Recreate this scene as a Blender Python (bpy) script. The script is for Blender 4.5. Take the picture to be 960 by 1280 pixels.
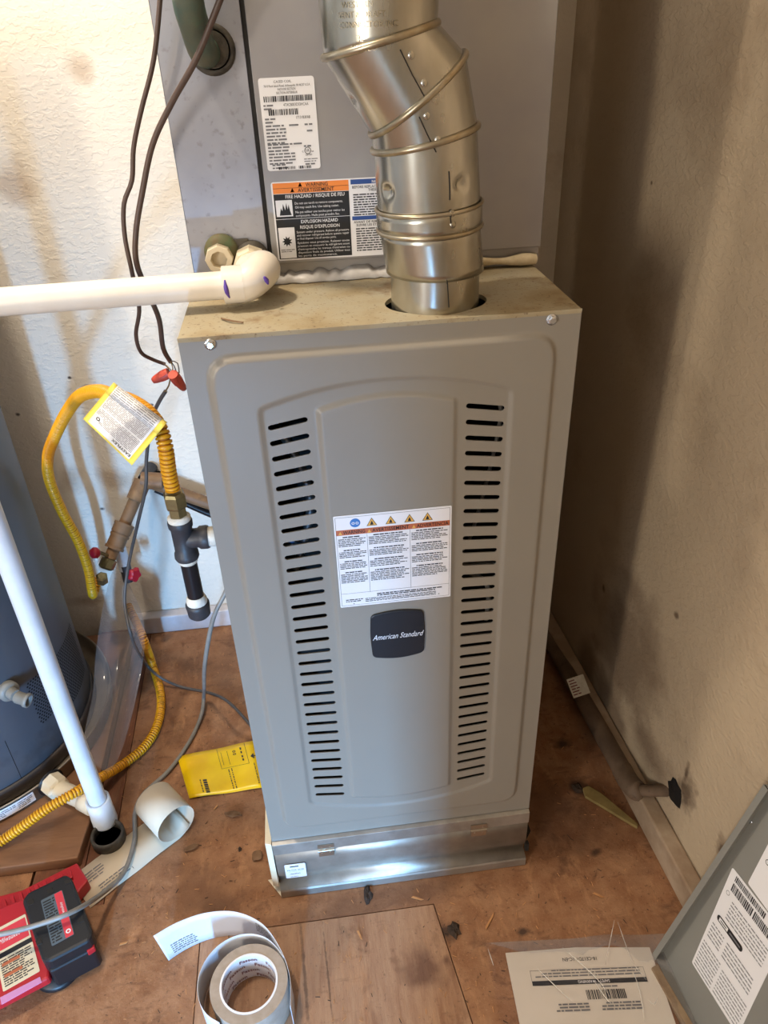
import bpy, bmesh, math, random
import numpy as np
from mathutils import Vector, Matrix, geometry
random.seed(7)
SC = bpy.context.scene
COL = SC.collection
for o in list(bpy.data.objects): bpy.data.objects.remove(o)

# ------------------------------------------------------------------ camera
CX, CY, CZ, PITCH, YAW, ROLL, FPX = -0.08817, -0.80430, 1.15114, 0.567011, 0.098450, -0.041797, 948.887
def basis():
    cy, sy = math.cos(YAW), math.sin(YAW)
    f = Vector((sy*math.cos(PITCH), cy*math.cos(PITCH), -math.sin(PITCH)))
    r0 = Vector((cy, -sy, 0)); u0 = r0.cross(f)
    R = r0*math.cos(ROLL)+u0*math.sin(ROLL); U = -r0*math.sin(ROLL)+u0*math.cos(ROLL)
    return R, U, f
CR, CU, CF = basis()
CAMP = Vector((CX, CY, CZ))
cam = bpy.data.cameras.new('camera'); co = bpy.data.objects.new('camera', cam); COL.objects.link(co)
m3 = Matrix((CR, CU, -CF)).transposed()
co.matrix_world = Matrix.Translation(CAMP) @ m3.to_4x4()
cam.sensor_fit = 'VERTICAL'; cam.sensor_height = 24.0; cam.lens = 24.0*FPX/1280.0
cam.clip_start = 0.02; cam.clip_end = 50
SC.camera = co

# ------------------------------------------------------------------ world, lights, exposure
SC.view_settings.view_transform = 'Standard'; SC.view_settings.look = 'None'
SC.view_settings.gamma = 1.0; SC.view_settings.use_curve_mapping = False
SC.view_settings.exposure = 0.52
w = bpy.data.worlds.new('world'); SC.world = w; w.use_nodes = True
w.node_tree.nodes['Background'].inputs[0].default_value = (0.62, 0.72, 0.9, 1)
w.node_tree.nodes['Background'].inputs[1].default_value = 0.5
def area(name, loc, target, sx, sy, power, color, spread=math.pi):
    l = bpy.data.lights.new(name, 'AREA'); l.shape = 'RECTANGLE'; l.size = sx; l.size_y = sy
    l.energy = power; l.color = color; l.spread = spread
    o = bpy.data.objects.new(name, l); COL.objects.link(o); o.location = loc
    d = (Vector(target)-Vector(loc)).normalized(); o.rotation_euler = d.to_track_quat('-Z', 'Y').to_euler()
    return o
FLOORZ = -0.145
# daylight through the wide opening behind the photographer, on the left
area('daylight_opening', (-1.75, -2.65, 1.05), (-.9, 0, 0.6), 1.5, 1.9, 26, (0.80, 0.90, 1.0))
# open sky seen through the narrow gap of the outer door
area('daylight_gap', (-0.55, -2.55, 0.35), (-.3, 0.2, 0.25), 0.10, 1.0, 104, (0.22, 0.54, 1.0))
# brightest strip of that opening, far left
area('daylight_strip', (-2.12, -2.45, 1.05), (0.3, 0.1, 0.7), 0.16, 0.8, 25, (1.0, 0.86, 0.68))
# warm ceiling bulb
bl = bpy.data.lights.new('ceiling_bulb', 'POINT'); bl.energy = 44; bl.color = (1.0, 0.87, 0.70); bl.shadow_soft_size = 0.05
bo = bpy.data.objects.new('ceiling_bulb', bl); COL.objects.link(bo); bo.location = (-0.60, 0.02, 2.1)

# ------------------------------------------------------------------ helpers
def ray(px, py): return CF + CR*((px-480)/FPX) - CU*((py-640)/FPX)
def P(px, py, x=None, y=None, z=None, d=None):
    r = ray(px, py)
    if d is not None: return CAMP + r*d
    if x is not None: return CAMP + r*((x-CX)/r.x)
    if y is not None: return CAMP + r*((y-CY)/r.y)
    return CAMP + r*((z-CZ)/r.z)
def PP(px, py, P0, n):
    r = ray(px, py); n = Vector(n); return CAMP + r*((Vector(P0)-CAMP).dot(n)/r.dot(n))
WO = {}
def tag(o, label=None, cat=None, group=None, kind=None):
    if label: o['label'] = label
    if cat: o['category'] = cat
    if group: o['group'] = group
    if kind: o['kind'] = kind
    return o
def thing(name, loc, label, cat, group=None):
    o = bpy.data.objects.new(name, None); COL.objects.link(o); o.location = loc; o.empty_display_size = 0.05
    WO[o.name] = Vector(loc); return tag(o, label, cat, group)
class MB:
    def __init__(s): s.v = []; s.f = []; s.m = []; s.sm = []
    def add(s, v, f, mi=0, smooth=False):
        b = len(s.v); s.v += [Vector(p) for p in v]
        for q in f: s.f.append([b+i for i in q]); s.m.append(mi); s.sm.append(smooth)
        return s
    def box(s, x0, x1, y0, y1, z0, z1, mi=0, M=None):
        v = [Vector(p) for p in ((x0,y0,z0),(x1,y0,z0),(x1,y1,z0),(x0,y1,z0),(x0,y0,z1),(x1,y0,z1),(x1,y1,z1),(x0,y1,z1))]
        if M is not None: v = [M @ p for p in v]
        return s.add(v, [(0,3,2,1),(4,5,6,7),(0,1,5,4),(1,2,6,5),(2,3,7,6),(3,0,4,7)], mi)
    def prism(s, poly, z0, z1, mi=0, M=None):
        n = len(poly); v = [Vector((p[0], p[1], z0)) for p in poly]+[Vector((p[0], p[1], z1)) for p in poly]
        if M is not None: v = [M @ p for p in v]
        return s.add(v, [tuple(range(n))[::-1], tuple(range(n, 2*n))]+[(i, (i+1) % n, n+(i+1) % n, n+i) for i in range(n)], mi)
    def tube(s, pts, r, seg=12, mi=0, step=None, raw=False, caps=True):
        pts = [Vector(p) for p in pts]
        if not raw: pts = resample(pts, step)
        T = []
        for i in range(len(pts)):
            a = pts[max(i-1, 0)]; b = pts[min(i+1, len(pts)-1)]; T.append((b-a).normalized())
        n = T[0].orthogonal().normalized(); v = []; acc = 0; N = len(pts)
        for i in range(N):
            if i: acc += (pts[i]-pts[i-1]).length
            n = (n - T[i]*n.dot(T[i])).normalized(); b = T[i].cross(n)
            rr = r(acc, i/(N-1)) if callable(r) else r
            for k in range(seg):
                a = 2*math.pi*k/seg; v.append(pts[i]+(n*math.cos(a)+b*math.sin(a))*rr)
        f = []
        for i in range(N-1):
            for k in range(seg):
                k2 = (k+1) % seg; f.append((i*seg+k, i*seg+k2, (i+1)*seg+k2, (i+1)*seg+k))
        s.add(v, f, mi, True)
        if caps: s.add(v[:seg], [tuple(range(seg))[::-1]], mi); s.add(v[-seg:], [tuple(range(seg))], mi)
        return s
    def lathe(s, prof, o, axis=(0,0,1), seg=32, mi=0, smooth=True, a0=0.0, closed=False):
        o = Vector(o); ax = Vector(axis).normalized(); e1 = ax.orthogonal().normalized(); e2 = ax.cross(e1); v = []; f = []
        for r, h in prof:
            for k in range(seg):
                a = a0+2*math.pi*k/seg; v.append(o+ax*h+(e1*math.cos(a)+e2*math.sin(a))*r)
        n = len(prof)
        for i in range(n if closed else n-1):
            j = (i+1) % n
            for k in range(seg):
                k2 = (k+1) % seg; f.append((i*seg+k, i*seg+k2, j*seg+k2, j*seg+k))
        s.add(v, f, mi, smooth)
        if not closed:
            if prof[0][0] > 1e-6: s.add(v[:seg], [tuple(range(seg))[::-1]], mi)
            if prof[-1][0] > 1e-6: s.add(v[-seg:], [tuple(range(seg))], mi)
        return s
    def build(s, name, mats, parent=None, bevel=0, solid=0, origin=None, sub=0, fix=True):
        if not isinstance(mats, (list, tuple)): mats = [mats]
        if parent is not None: org = WO[parent.name]
        elif origin is not None: org = Vector(origin)
        else:
            xs = [p.x for p in s.v]; ys = [p.y for p in s.v]; zs = [p.z for p in s.v]
            org = Vector(((min(xs)+max(xs))/2, (min(ys)+max(ys))/2, min(zs)))
        me = bpy.data.meshes.new(name); me.from_pydata([tuple(p-org) for p in s.v], [], s.f)
        for mt in mats: me.materials.append(mt)
        me.polygons.foreach_set('material_index', s.m); me.polygons.foreach_set('use_smooth', s.sm)
        if fix:
            bm = bmesh.new(); bm.from_mesh(me); bmesh.ops.recalc_face_normals(bm, faces=bm.faces); bm.to_mesh(me); bm.free()
        me.update()
        o = bpy.data.objects.new(name, me); COL.objects.link(o)
        if parent is not None: o.parent = parent
        else: o.location = org
        WO[o.name] = org
        if solid:
            md = o.modifiers.new('solid', 'SOLIDIFY'); md.thickness = solid; md.offset = 0
        if bevel:
            md = o.modifiers.new('bevel', 'BEVEL'); md.width = bevel; md.segments = 2; md.limit_method = 'ANGLE'; md.angle_limit = 0.7
        if sub:
            md = o.modifiers.new('sub', 'SUBSURF'); md.levels = sub; md.render_levels = sub
        return o
def resample(pts, step=None):
    n = len(pts)
    if n == 2 and step is None: return pts
    out = []
    for i in range(n-1):
        p0 = pts[max(i-1, 0)]; p1 = pts[i]; p2 = pts[i+1]; p3 = pts[min(i+2, n-1)]
        k = max(2, int((p2-p1).length/(step or 0.008)))
        for j in range(k):
            t = j/k; a = ((p3-p0)*0 if False else None)
            out.append(0.5*((2*p1)+(p2-p0)*t+(2*p0-5*p1+4*p2-p3)*t*t+(3*p1-p0-3*p2+p3)*t**3))
    out.append(pts[-1]); return out

def rise(p, dx=0.0, dy=0.0):
    # carries a wire or pipe on from p up to the ceiling, in steps that grow so that the curve stays smooth
    h = ZC-.002-p.z; return [p+Vector((dx*k, dy*k, h*k)) for k in (1.0, .62, .38, .22, .12, .06, .025)]
def even(pts, step):
    d = resample(pts, .01); out = [d[0]]; acc = 0.0; need = step
    for a, b_ in zip(d[:-1], d[1:]):
        L = (b_-a).length; t = 0.0
        while L-t >= need: t += need; out.append(a.lerp(b_, t/L)); need = step
        need -= (L-t)
    return out
def flue_surf(px, py, c, n, r):
    # nearest crossing of the sight line with the cylinder through c along n
    n = Vector(n).normalized(); d = ray(px, py); w0 = CAMP-Vector(c); dp = d-n*d.dot(n); wp = w0-n*w0.dot(n)
    A = dp.dot(dp); B = 2*dp.dot(wp); C_ = wp.dot(wp)-r*r; D = max(B*B-4*A*C_, 0); return CAMP+d*((-B-math.sqrt(D))/(2*A))
def lin(c): return tuple(((v/12.92) if v <= 0.04045 else ((v+0.055)/1.055)**2.4) for v in c)+(1,)
def hexc(h): return lin(tuple(int(h[i:i+2], 16)/255 for i in (0, 2, 4)))
def mat(name, c1, c2=None, rough=0.5, metal=0.0, scale=20, bump=0.0, bscale=60, stretch=(1,1,1), detail=4, spec=0.5, thr=(0.35, 0.65), c3=None, s3=3, thr3=(0.55, 0.75), alpha=None, trans=0.0, coat=0.0, rvar=0.0):
    m = bpy.data.materials.new(name); m.use_nodes = True; nt = m.node_tree; N = nt.nodes; L = nt.links
    b = N['Principled BSDF']; c1 = hexc(c1) if isinstance(c1, str) else c1
    b.inputs['Base Color'].default_value = c1; b.inputs['Roughness'].default_value = rough; b.inputs['Metallic'].default_value = metal
    b.inputs['Specular IOR Level'].default_value = spec; b.inputs['Transmission Weight'].default_value = trans; b.inputs['Coat Weight'].default_value = coat
    if alpha is not None: b.inputs['Alpha'].default_value = alpha
    tc = N.new('ShaderNodeTexCoord'); mp = N.new('ShaderNodeMapping'); mp.inputs['Scale'].default_value = stretch
    L.new(tc.outputs['Object'], mp.inputs['Vector'])
    def noise(sc, det=detail):
        n = N.new('ShaderNodeTexNoise'); n.inputs['Scale'].default_value = sc; n.inputs['Detail'].default_value = det; n.inputs['Roughness'].default_value = 0.6
        L.new(mp.outputs['Vector'], n.inputs['Vector']); return n
    def ramp(src, lo, hi):
        r = N.new('ShaderNodeMapRange'); r.inputs['From Min'].default_value = lo; r.inputs['From Max'].default_value = hi
        L.new(src, r.inputs['Value']); return r.outputs['Result']
    def mix(f, a, bb):
        x = N.new('ShaderNodeMix'); x.data_type = 'RGBA'; L.new(f, x.inputs['Factor'])
        if isinstance(a, tuple): x.inputs['A'].default_value = a
        else: L.new(a, x.inputs['A'])
        x.inputs['B'].default_value = bb; return x.outputs['Result']
    cur = None
    if c2 is not None:
        n = noise(scale); cur = mix(ramp(n.outputs['Fac'], *thr), c1, hexc(c2) if isinstance(c2, str) else c2)
    if c3 is not None:
        n = noise(s3, 6); cur = mix(ramp(n.outputs['Fac'], *thr3), cur if cur is not None else c1, hexc(c3) if isinstance(c3, str) else c3)
    if cur is not None: L.new(cur, b.inputs['Base Color'])
    if rvar:
        n = noise(scale*0.7); r = N.new('ShaderNodeMapRange'); r.inputs['To Min'].default_value = rough-rvar; r.inputs['To Max'].default_value = rough+rvar
        L.new(n.outputs['Fac'], r.inputs['Value']); L.new(r.outputs['Result'], b.inputs['Roughness'])
    if bump:
        n = noise(bscale, 3); bp = N.new('ShaderNodeBump'); bp.inputs['Strength'].default_value = 1.0; bp.inputs['Distance'].default_value = bump
        L.new(n.outputs['Fac'], bp.inputs['Height']); L.new(bp.outputs['Normal'], b.inputs['Normal'])
    return m
M = {}
M['paint'] = mat('furnace_paint', '8b857b', '888279', rough=0.38, scale=3, spec=0.45, bump=0.00006, bscale=500)
M['dusty'] = mat('dusty_top', 'a59e8a', 'a08f6c', rough=0.6, scale=9, c3='75552f', s3=16, thr3=(0.58, 0.72), bump=0.0003, bscale=300)
M['galv'] = mat('galvanised', 'b5b6b8', '9b9ca0', rough=0.33, metal=0.9, scale=25, rvar=0.07, c3='8d8a80', s3=7)
M['rackmetal'] = mat('rack_metal', 'b3aea6', 'a09a90', rough=0.5, metal=0.75, scale=25, rvar=0.06, c3='86807a', s3=7)
M['flue'] = mat('flue_metal', 'c4c3bc', 'b0aea4', rough=0.25, metal=0.95, scale=30, rvar=0.08, c3='8f8263', s3=9, thr3=(0.5, 0.8), stretch=(1,1,0.4))
M['flue_rim'] = mat('flue_bead', 'b5ad9c', 'a09278', rough=0.32, metal=0.9, scale=40)
M['coil'] = mat('coil_front', 'a3a1a0', '97959a', rough=0.42, metal=0.55, scale=6, rvar=0.05, c3='7c7a78', s3=12, thr3=(0.68, 0.8))
M['coil_side'] = mat('coil_strip', 'a9aab2', '9799a4', rough=0.42, metal=0.45, scale=8, rvar=0.06, c3='66615c', s3=24, thr3=(0.64, 0.74))
M['edge'] = mat('dark_gap', '1d1a17', rough=0.8)
M['black'] = mat('black_plastic', '141519', rough=0.45)
M['dark'] = mat('dark_inside', '0d0d0f', rough=0.7)
M['white'] = mat('sticker_white', 'e4e3e6', rough=0.45)
M['ink'] = mat('ink', '2b2b30', rough=0.6)
M['greyink'] = mat('grey_ink', '6f6f74', rough=0.6)
M['inkblack'] = mat('ink_black', '17171a', rough=0.6)
M['orange'] = mat('ink_orange', 'e8873a', rough=0.5)
M['brick'] = mat('ink_brown_orange', 'b4623e', rough=0.5)
M['amber'] = mat('ink_amber', 'd9a64e', rough=0.5)
M['blue'] = mat('ink_blue', '2a4a8c', rough=0.5)
M['bluedot'] = mat('ink_light_blue', '3a73b8', rough=0.5)
M['pvc'] = mat('white_pvc', 'e9e4dc', 'dcd3c6', rough=0.34, scale=8, c3='c8b090', s3=5, thr3=(0.62, 0.8))
M['pvc_blue'] = mat('white_standpipe', 'e3e6ea', 'd2d7de', rough=0.36, scale=10, c3='9a8f86', s3=14, thr3=(0.68, 0.8))
M['cream'] = mat('cream_pvc', 'e3d8c2', 'd6c7a8', rough=0.45, scale=14)
M['purple'] = mat('purple_primer', '5b3f9c', rough=0.5)
M['mastic'] = mat('white_sealant', 'c9c6c4', 'aeaaa6', rough=0.45, scale=30, bump=0.001, bscale=60)
M['mastic_y'] = mat('cream_sealant', 'd8ccb0', 'b9a887', rough=0.6, scale=30, bump=0.001, bscale=80)
M['copper'] = mat('patina_copper', '55685f', '6d6a58', rough=0.6, metal=0.3, scale=25, c3='2f7f6d', s3=12, thr3=(0.5, 0.7), bump=0.0005, bscale=120)
M['rubber'] = mat('dark_grommet', '2e2822', '4a4338', rough=0.6, scale=60, bump=0.001, bscale=90)
M['green_grommet'] = mat('green_collar', '5c6a4a', '6f5b3c', rough=0.6, scale=50)
M['wire'] = mat('brown_wire', '54423a', '4a3a33', rough=0.5, scale=30)
M['wire_grey'] = mat('dark_grey_wire', '4c4846', rough=0.5)
M['cable_grey'] = mat('grey_cable', '8a8680', '77736d', rough=0.45, scale=30)
M['strand'] = mat('bare_strand', '9a7a4a', rough=0.4, metal=0.5)
M['nut_red'] = mat('red_wire_nut', 'd0523e', rough=0.4)
M['yellow'] = mat('yellow_hose', 'e9a91c', 'e09c14', rough=0.36, scale=12, spec=0.5)
M['groove_shade'] = mat('hose_groove_shade', 'a86a10', rough=0.6)  # brown grooves, with the shade between the rings put into the colour
M['brass'] = mat('brass_nut', '9a8f68', '7c7050', rough=0.35, metal=0.85, scale=30)
M['iron'] = mat('black_iron', '2e2f34', '3a3b40', rough=0.45, scale=60, bump=0.0003, bscale=200)
M['ironpipe'] = mat('black_nipple', '15161c', rough=0.28)
M['tape'] = mat('thread_tape', 'e6e3da', 'cfc8b8', rough=0.6, scale=60, bump=0.0008, bscale=150)
M['gaspipe'] = mat('brown_painted_pipe', '84664a', '6d5238', rough=0.55, scale=14, c3='a8845c', s3=9, bump=0.0004, bscale=90)
M['redknob'] = mat('red_handle', 'a3162c', rough=0.4)
M['heater'] = mat('grey_heater', '5c646e', '565d67', rough=0.42, metal=0.25, scale=4, c3='3c3e42', s3=6, thr3=(0.6, 0.75), bump=0.0002, bscale=40)
M['heaterdark'] = mat('heater_base', '2a2422', '3a302b', rough=0.5, scale=10)
M['pan'] = mat('pan_metal', 'a39786', '8c8070', rough=0.4, metal=0.6, scale=10, rvar=0.08)
M['wood'] = mat('board_wood', '8a6244', '7b5539', rough=0.6, scale=9, stretch=(1, 5, 1), bump=0.0005, bscale=30, c3='5f3a24', s3=3)
M['plank'] = mat('plank_wood', '7a4a30', '66402b', rough=0.75, scale=14, stretch=(8, 1, 1), bump=0.0008, bscale=30, c3='8b6246', s3=4)
M['osb'] = mat('osb_floor', '9a7050', '84593a', rough=0.78, scale=26, stretch=(1, 1, 1), bump=0.0012, bscale=90, c3='68462f', s3=5, detail=8)
M['ply'] = mat('plywood_patch', 'a58062', '967055', rough=0.75, scale=16, stretch=(6, 1, 1), bump=0.0006, bscale=50, c3='7d5339', s3=4, detail=8)
M['paperw'] = mat('paper_strip', 'cfbfa8', rough=0.6)
M['paperin'] = mat('tape_backing', 'd3d6de', rough=0.4)
M['kraft'] = mat('tape_side', 'a9998a', '9c8c7b', rough=0.6, scale=60)
M['foil'] = mat('tape_outer', '8b8079', '9b9189', rough=0.45, scale=30, metal=0.2)
M['yellowbag'] = mat('yellow_film', 'f2cc10', 'e8bd0c', rough=0.28, scale=12, bump=0.0006, bscale=20)
M['red'] = mat('red_plastic', 'b01c26', rough=0.4)
M['redlabel'] = mat('red_label', 'd23a46', rough=0.45)
M['pinklabel'] = mat('pink_label', 'c88ab8', rough=0.4)
M['greylabel'] = mat('grey_label', '55636e', rough=0.45)
M['creamlabel'] = mat('cream_label', 'd9ccae', rough=0.5)
M['panelgrey'] = mat('panel_paint', '85847e', '7e7d78', rough=0.45, scale=3)
M['paper'] = mat('booklet_paper', 'dcd4c8', 'd2cabd', rough=0.6, scale=5)
M['chipw'] = mat('pale_strip', '9a8468', '80684e', rough=0.7, scale=30)
M['shim'] = mat('yellow_shim', '93804f', '7d6a3e', rough=0.6, scale=30)
M['dustpipe'] = mat('dusty_pipe', '74604e', '5c4a3a', rough=0.7, scale=18, bump=0.0008, bscale=80, c3='4c3a2e', s3=7)
M['debris'] = mat('debris_dark', '2c211a', '3c2c20', rough=0.9, scale=60)
M['leaf'] = mat('dry_leaf', '6e5138', '82644a', rough=0.8, scale=40)
M['baseb'] = mat('white_baseboard', 'cfcbd0', 'bdb6b6', rough=0.6, scale=14, c3='8d7a66', s3=5, thr3=(0.6, 0.78))
M['baser'] = mat('dusty_baseboard', 'b09c86', '97816a', rough=0.7, scale=14, c3='7a5f49', s3=5, thr3=(0.5, 0.7))
M['hinge'] = mat('steel_hinge', 'b0a698', rough=0.3, metal=0.9)
M['screw'] = mat('screw_metal', 'd0d4da', rough=0.25, metal=0.9)

def osb_mat(m, amt=1.0):
    # flakes and grit laid over the base colour
    nt = m.node_tree; N = nt.nodes; L = nt.links; b = N['Principled BSDF']; base = b.inputs['Base Color'].links[0].from_socket
    tc = N.new('ShaderNodeTexCoord'); prev = base
    for sc, rnd, c, lo, hi, f in ((38, (1, .35, 1), 'b5845c', .55, .75, .55), (60, (.3, 1, 1), '5e3d28', .58, .74, .55), (210, (1, 1, 1), 'c59c76', .62, .74, .35), (330, (1, 1, 1), 'd0ac86', .62, .72, .3), (170, (1, 1, 1), '3f281b', .60, .72, .6), (22, (1, 1, 1), '54341f', .58, .70, .45)):
        mp = N.new('ShaderNodeMapping'); mp.inputs['Scale'].default_value = rnd; mp.inputs['Rotation'].default_value = (0, 0, sc*.7); L.new(tc.outputs['Object'], mp.inputs['Vector'])
        n = N.new('ShaderNodeTexNoise'); n.inputs['Scale'].default_value = sc; n.inputs['Detail'].default_value = 5; n.inputs['Roughness'].default_value = .65; n.inputs['Distortion'].default_value = .4; L.new(mp.outputs['Vector'], n.inputs['Vector'])
        r = N.new('ShaderNodeMapRange'); r.inputs['From Min'].default_value = lo; r.inputs['From Max'].default_value = hi; r.inputs['To Max'].default_value = f*amt; L.new(n.outputs['Fac'], r.inputs['Value'])
        x = N.new('ShaderNodeMix'); x.data_type = 'RGBA'; L.new(r.outputs['Result'], x.inputs['Factor']); L.new(prev, x.inputs['A']); x.inputs['B'].default_value = hexc(c); prev = x.outputs['Result']
    L.new(prev, b.inputs['Base Color'])
osb_mat(M['osb'], 1.35); osb_mat(M['ply'], .8); osb_mat(M['plank'], .7)
def blot(m, org, c, pts, amt, nsc=30):
    # a stain or painted shade with its own shape on the surface: distance to a segment (metres), broken up by noise
    nt = m.node_tree; N = nt.nodes; L = nt.links; b = N['Principled BSDF']; base = b.inputs['Base Color'].links[0].from_socket
    tc = N.new('ShaderNodeTexCoord'); nz = N.new('ShaderNodeTexNoise'); nz.inputs['Scale'].default_value = nsc; nz.inputs['Detail'].default_value = 5; L.new(tc.outputs['Object'], nz.inputs['Vector'])
    for p, sx, rot in pts:
        mp = N.new('ShaderNodeMapping'); mp.vector_type = 'TEXTURE'; mp.inputs['Location'].default_value = tuple(Vector(p)-Vector(org)); mp.inputs['Scale'].default_value = sx; mp.inputs['Rotation'].default_value = rot; L.new(tc.outputs['Object'], mp.inputs['Vector'])
        ln = N.new('ShaderNodeVectorMath'); ln.operation = 'LENGTH'; L.new(mp.outputs['Vector'], ln.inputs[0])
        ad = N.new('ShaderNodeMath'); ad.operation = 'MULTIPLY_ADD'; ad.inputs[1].default_value = 1.6; L.new(nz.outputs['Fac'], ad.inputs[0]); L.new(ln.outputs['Value'], ad.inputs[2])
        r = N.new('ShaderNodeMapRange'); r.inputs['From Min'].default_value = 1.15; r.inputs['From Max'].default_value = 1.9; r.inputs['To Min'].default_value = amt; r.inputs['To Max'].default_value = 0; L.new(ad.outputs['Value'], r.inputs['Value'])
        x = N.new('ShaderNodeMix'); x.data_type = 'RGBA'; L.new(r.outputs['Result'], x.inputs['Factor']); L.new(base, x.inputs['A']); x.inputs['B'].default_value = hexc(c); base = x.outputs['Result']
    L.new(base, b.inputs['Base Color'])
def specks(m, c, amt, sc=260):
    nt = m.node_tree; N = nt.nodes; L = nt.links; b = N['Principled BSDF']; base = b.inputs['Base Color'].links[0].from_socket
    tc = N.new('ShaderNodeTexCoord')
    for k, (s_, lo, hi) in enumerate(((sc, .60, .72), (9, .5, .72))):
        n = N.new('ShaderNodeTexNoise'); n.inputs['Scale'].default_value = s_; n.inputs['Detail'].default_value = 6; L.new(tc.outputs['Object'], n.inputs['Vector'])
        r = N.new('ShaderNodeMapRange'); r.inputs['From Min'].default_value = lo; r.inputs['From Max'].default_value = hi; r.inputs['To Max'].default_value = amt*(1, .6)[k]; L.new(n.outputs['Fac'], r.inputs['Value'])
        x = N.new('ShaderNodeMix'); x.data_type = 'RGBA'; L.new(r.outputs['Result'], x.inputs['Factor']); L.new(base, x.inputs['A']); x.inputs['B'].default_value = hexc(c); base = x.outputs['Result']
    L.new(base, b.inputs['Base Color'])
specks(M['dusty'], '5f4527', .75); specks(M['coil_side'], '6a635c', .35, 120); specks(M['dustpipe'], '3a2c22', .5, 90)
def wall_mat(name, base, dirt, stain, thr3=(0.6, 0.8)):
    m = mat(name, base, dirt, rough=0.85, scale=2.2, thr=(0.45, 0.8), c3=stain, s3=3.5, thr3=thr3)
    nt = m.node_tree; N = nt.nodes; L = nt.links; b = N['Principled BSDF']
    tc = N.new('ShaderNodeTexCoord')
    mpp = N.new('ShaderNodeMapping'); mpp.inputs['Scale'].default_value = (.75, .75, 1.1); L.new(tc.outputs['Object'], mpp.inputs['Vector'])
    n = N.new('ShaderNodeTexNoise'); n.inputs['Scale'].default_value = 120; n.inputs['Detail'].default_value = 4; n.inputs['Distortion'].default_value = 0.3
    L.new(mpp.outputs['Vector'], n.inputs['Vector'])
    r = N.new('ShaderNodeMapRange'); r.inputs['From Min'].default_value = 0.45; r.inputs['From Max'].default_value = 0.62; r.interpolation_type = 'SMOOTHSTEP'
    L.new(n.outputs['Fac'], r.inputs['Value'])
    n2 = N.new('ShaderNodeTexNoise'); n2.inputs['Scale'].default_value = 300; L.new(tc.outputs['Object'], n2.inputs['Vector'])
    ad = N.new('ShaderNodeMath'); ad.operation = 'MULTIPLY_ADD'; ad.inputs[1].default_value = 0.25; L.new(n2.outputs['Fac'], ad.inputs[0]); L.new(r.outputs['Result'], ad.inputs[2])
    bp = N.new('ShaderNodeBump'); bp.inputs['Strength'].default_value = 0.7; bp.inputs['Distance'].default_value = 0.0007
    L.new(ad.outputs['Value'], bp.inputs['Height']); L.new(bp.outputs['Normal'], b.inputs['Normal'])
    return m
M['wallb'] = wall_mat('plaster_back', 'e6dfd3', 'dcd2c4', 'ac967c', (0.62, 0.85))
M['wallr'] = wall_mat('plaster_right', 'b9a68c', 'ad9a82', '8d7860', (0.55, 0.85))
M['plain'] = mat('plain_plaster', 'b4aca0', rough=0.9)

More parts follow.
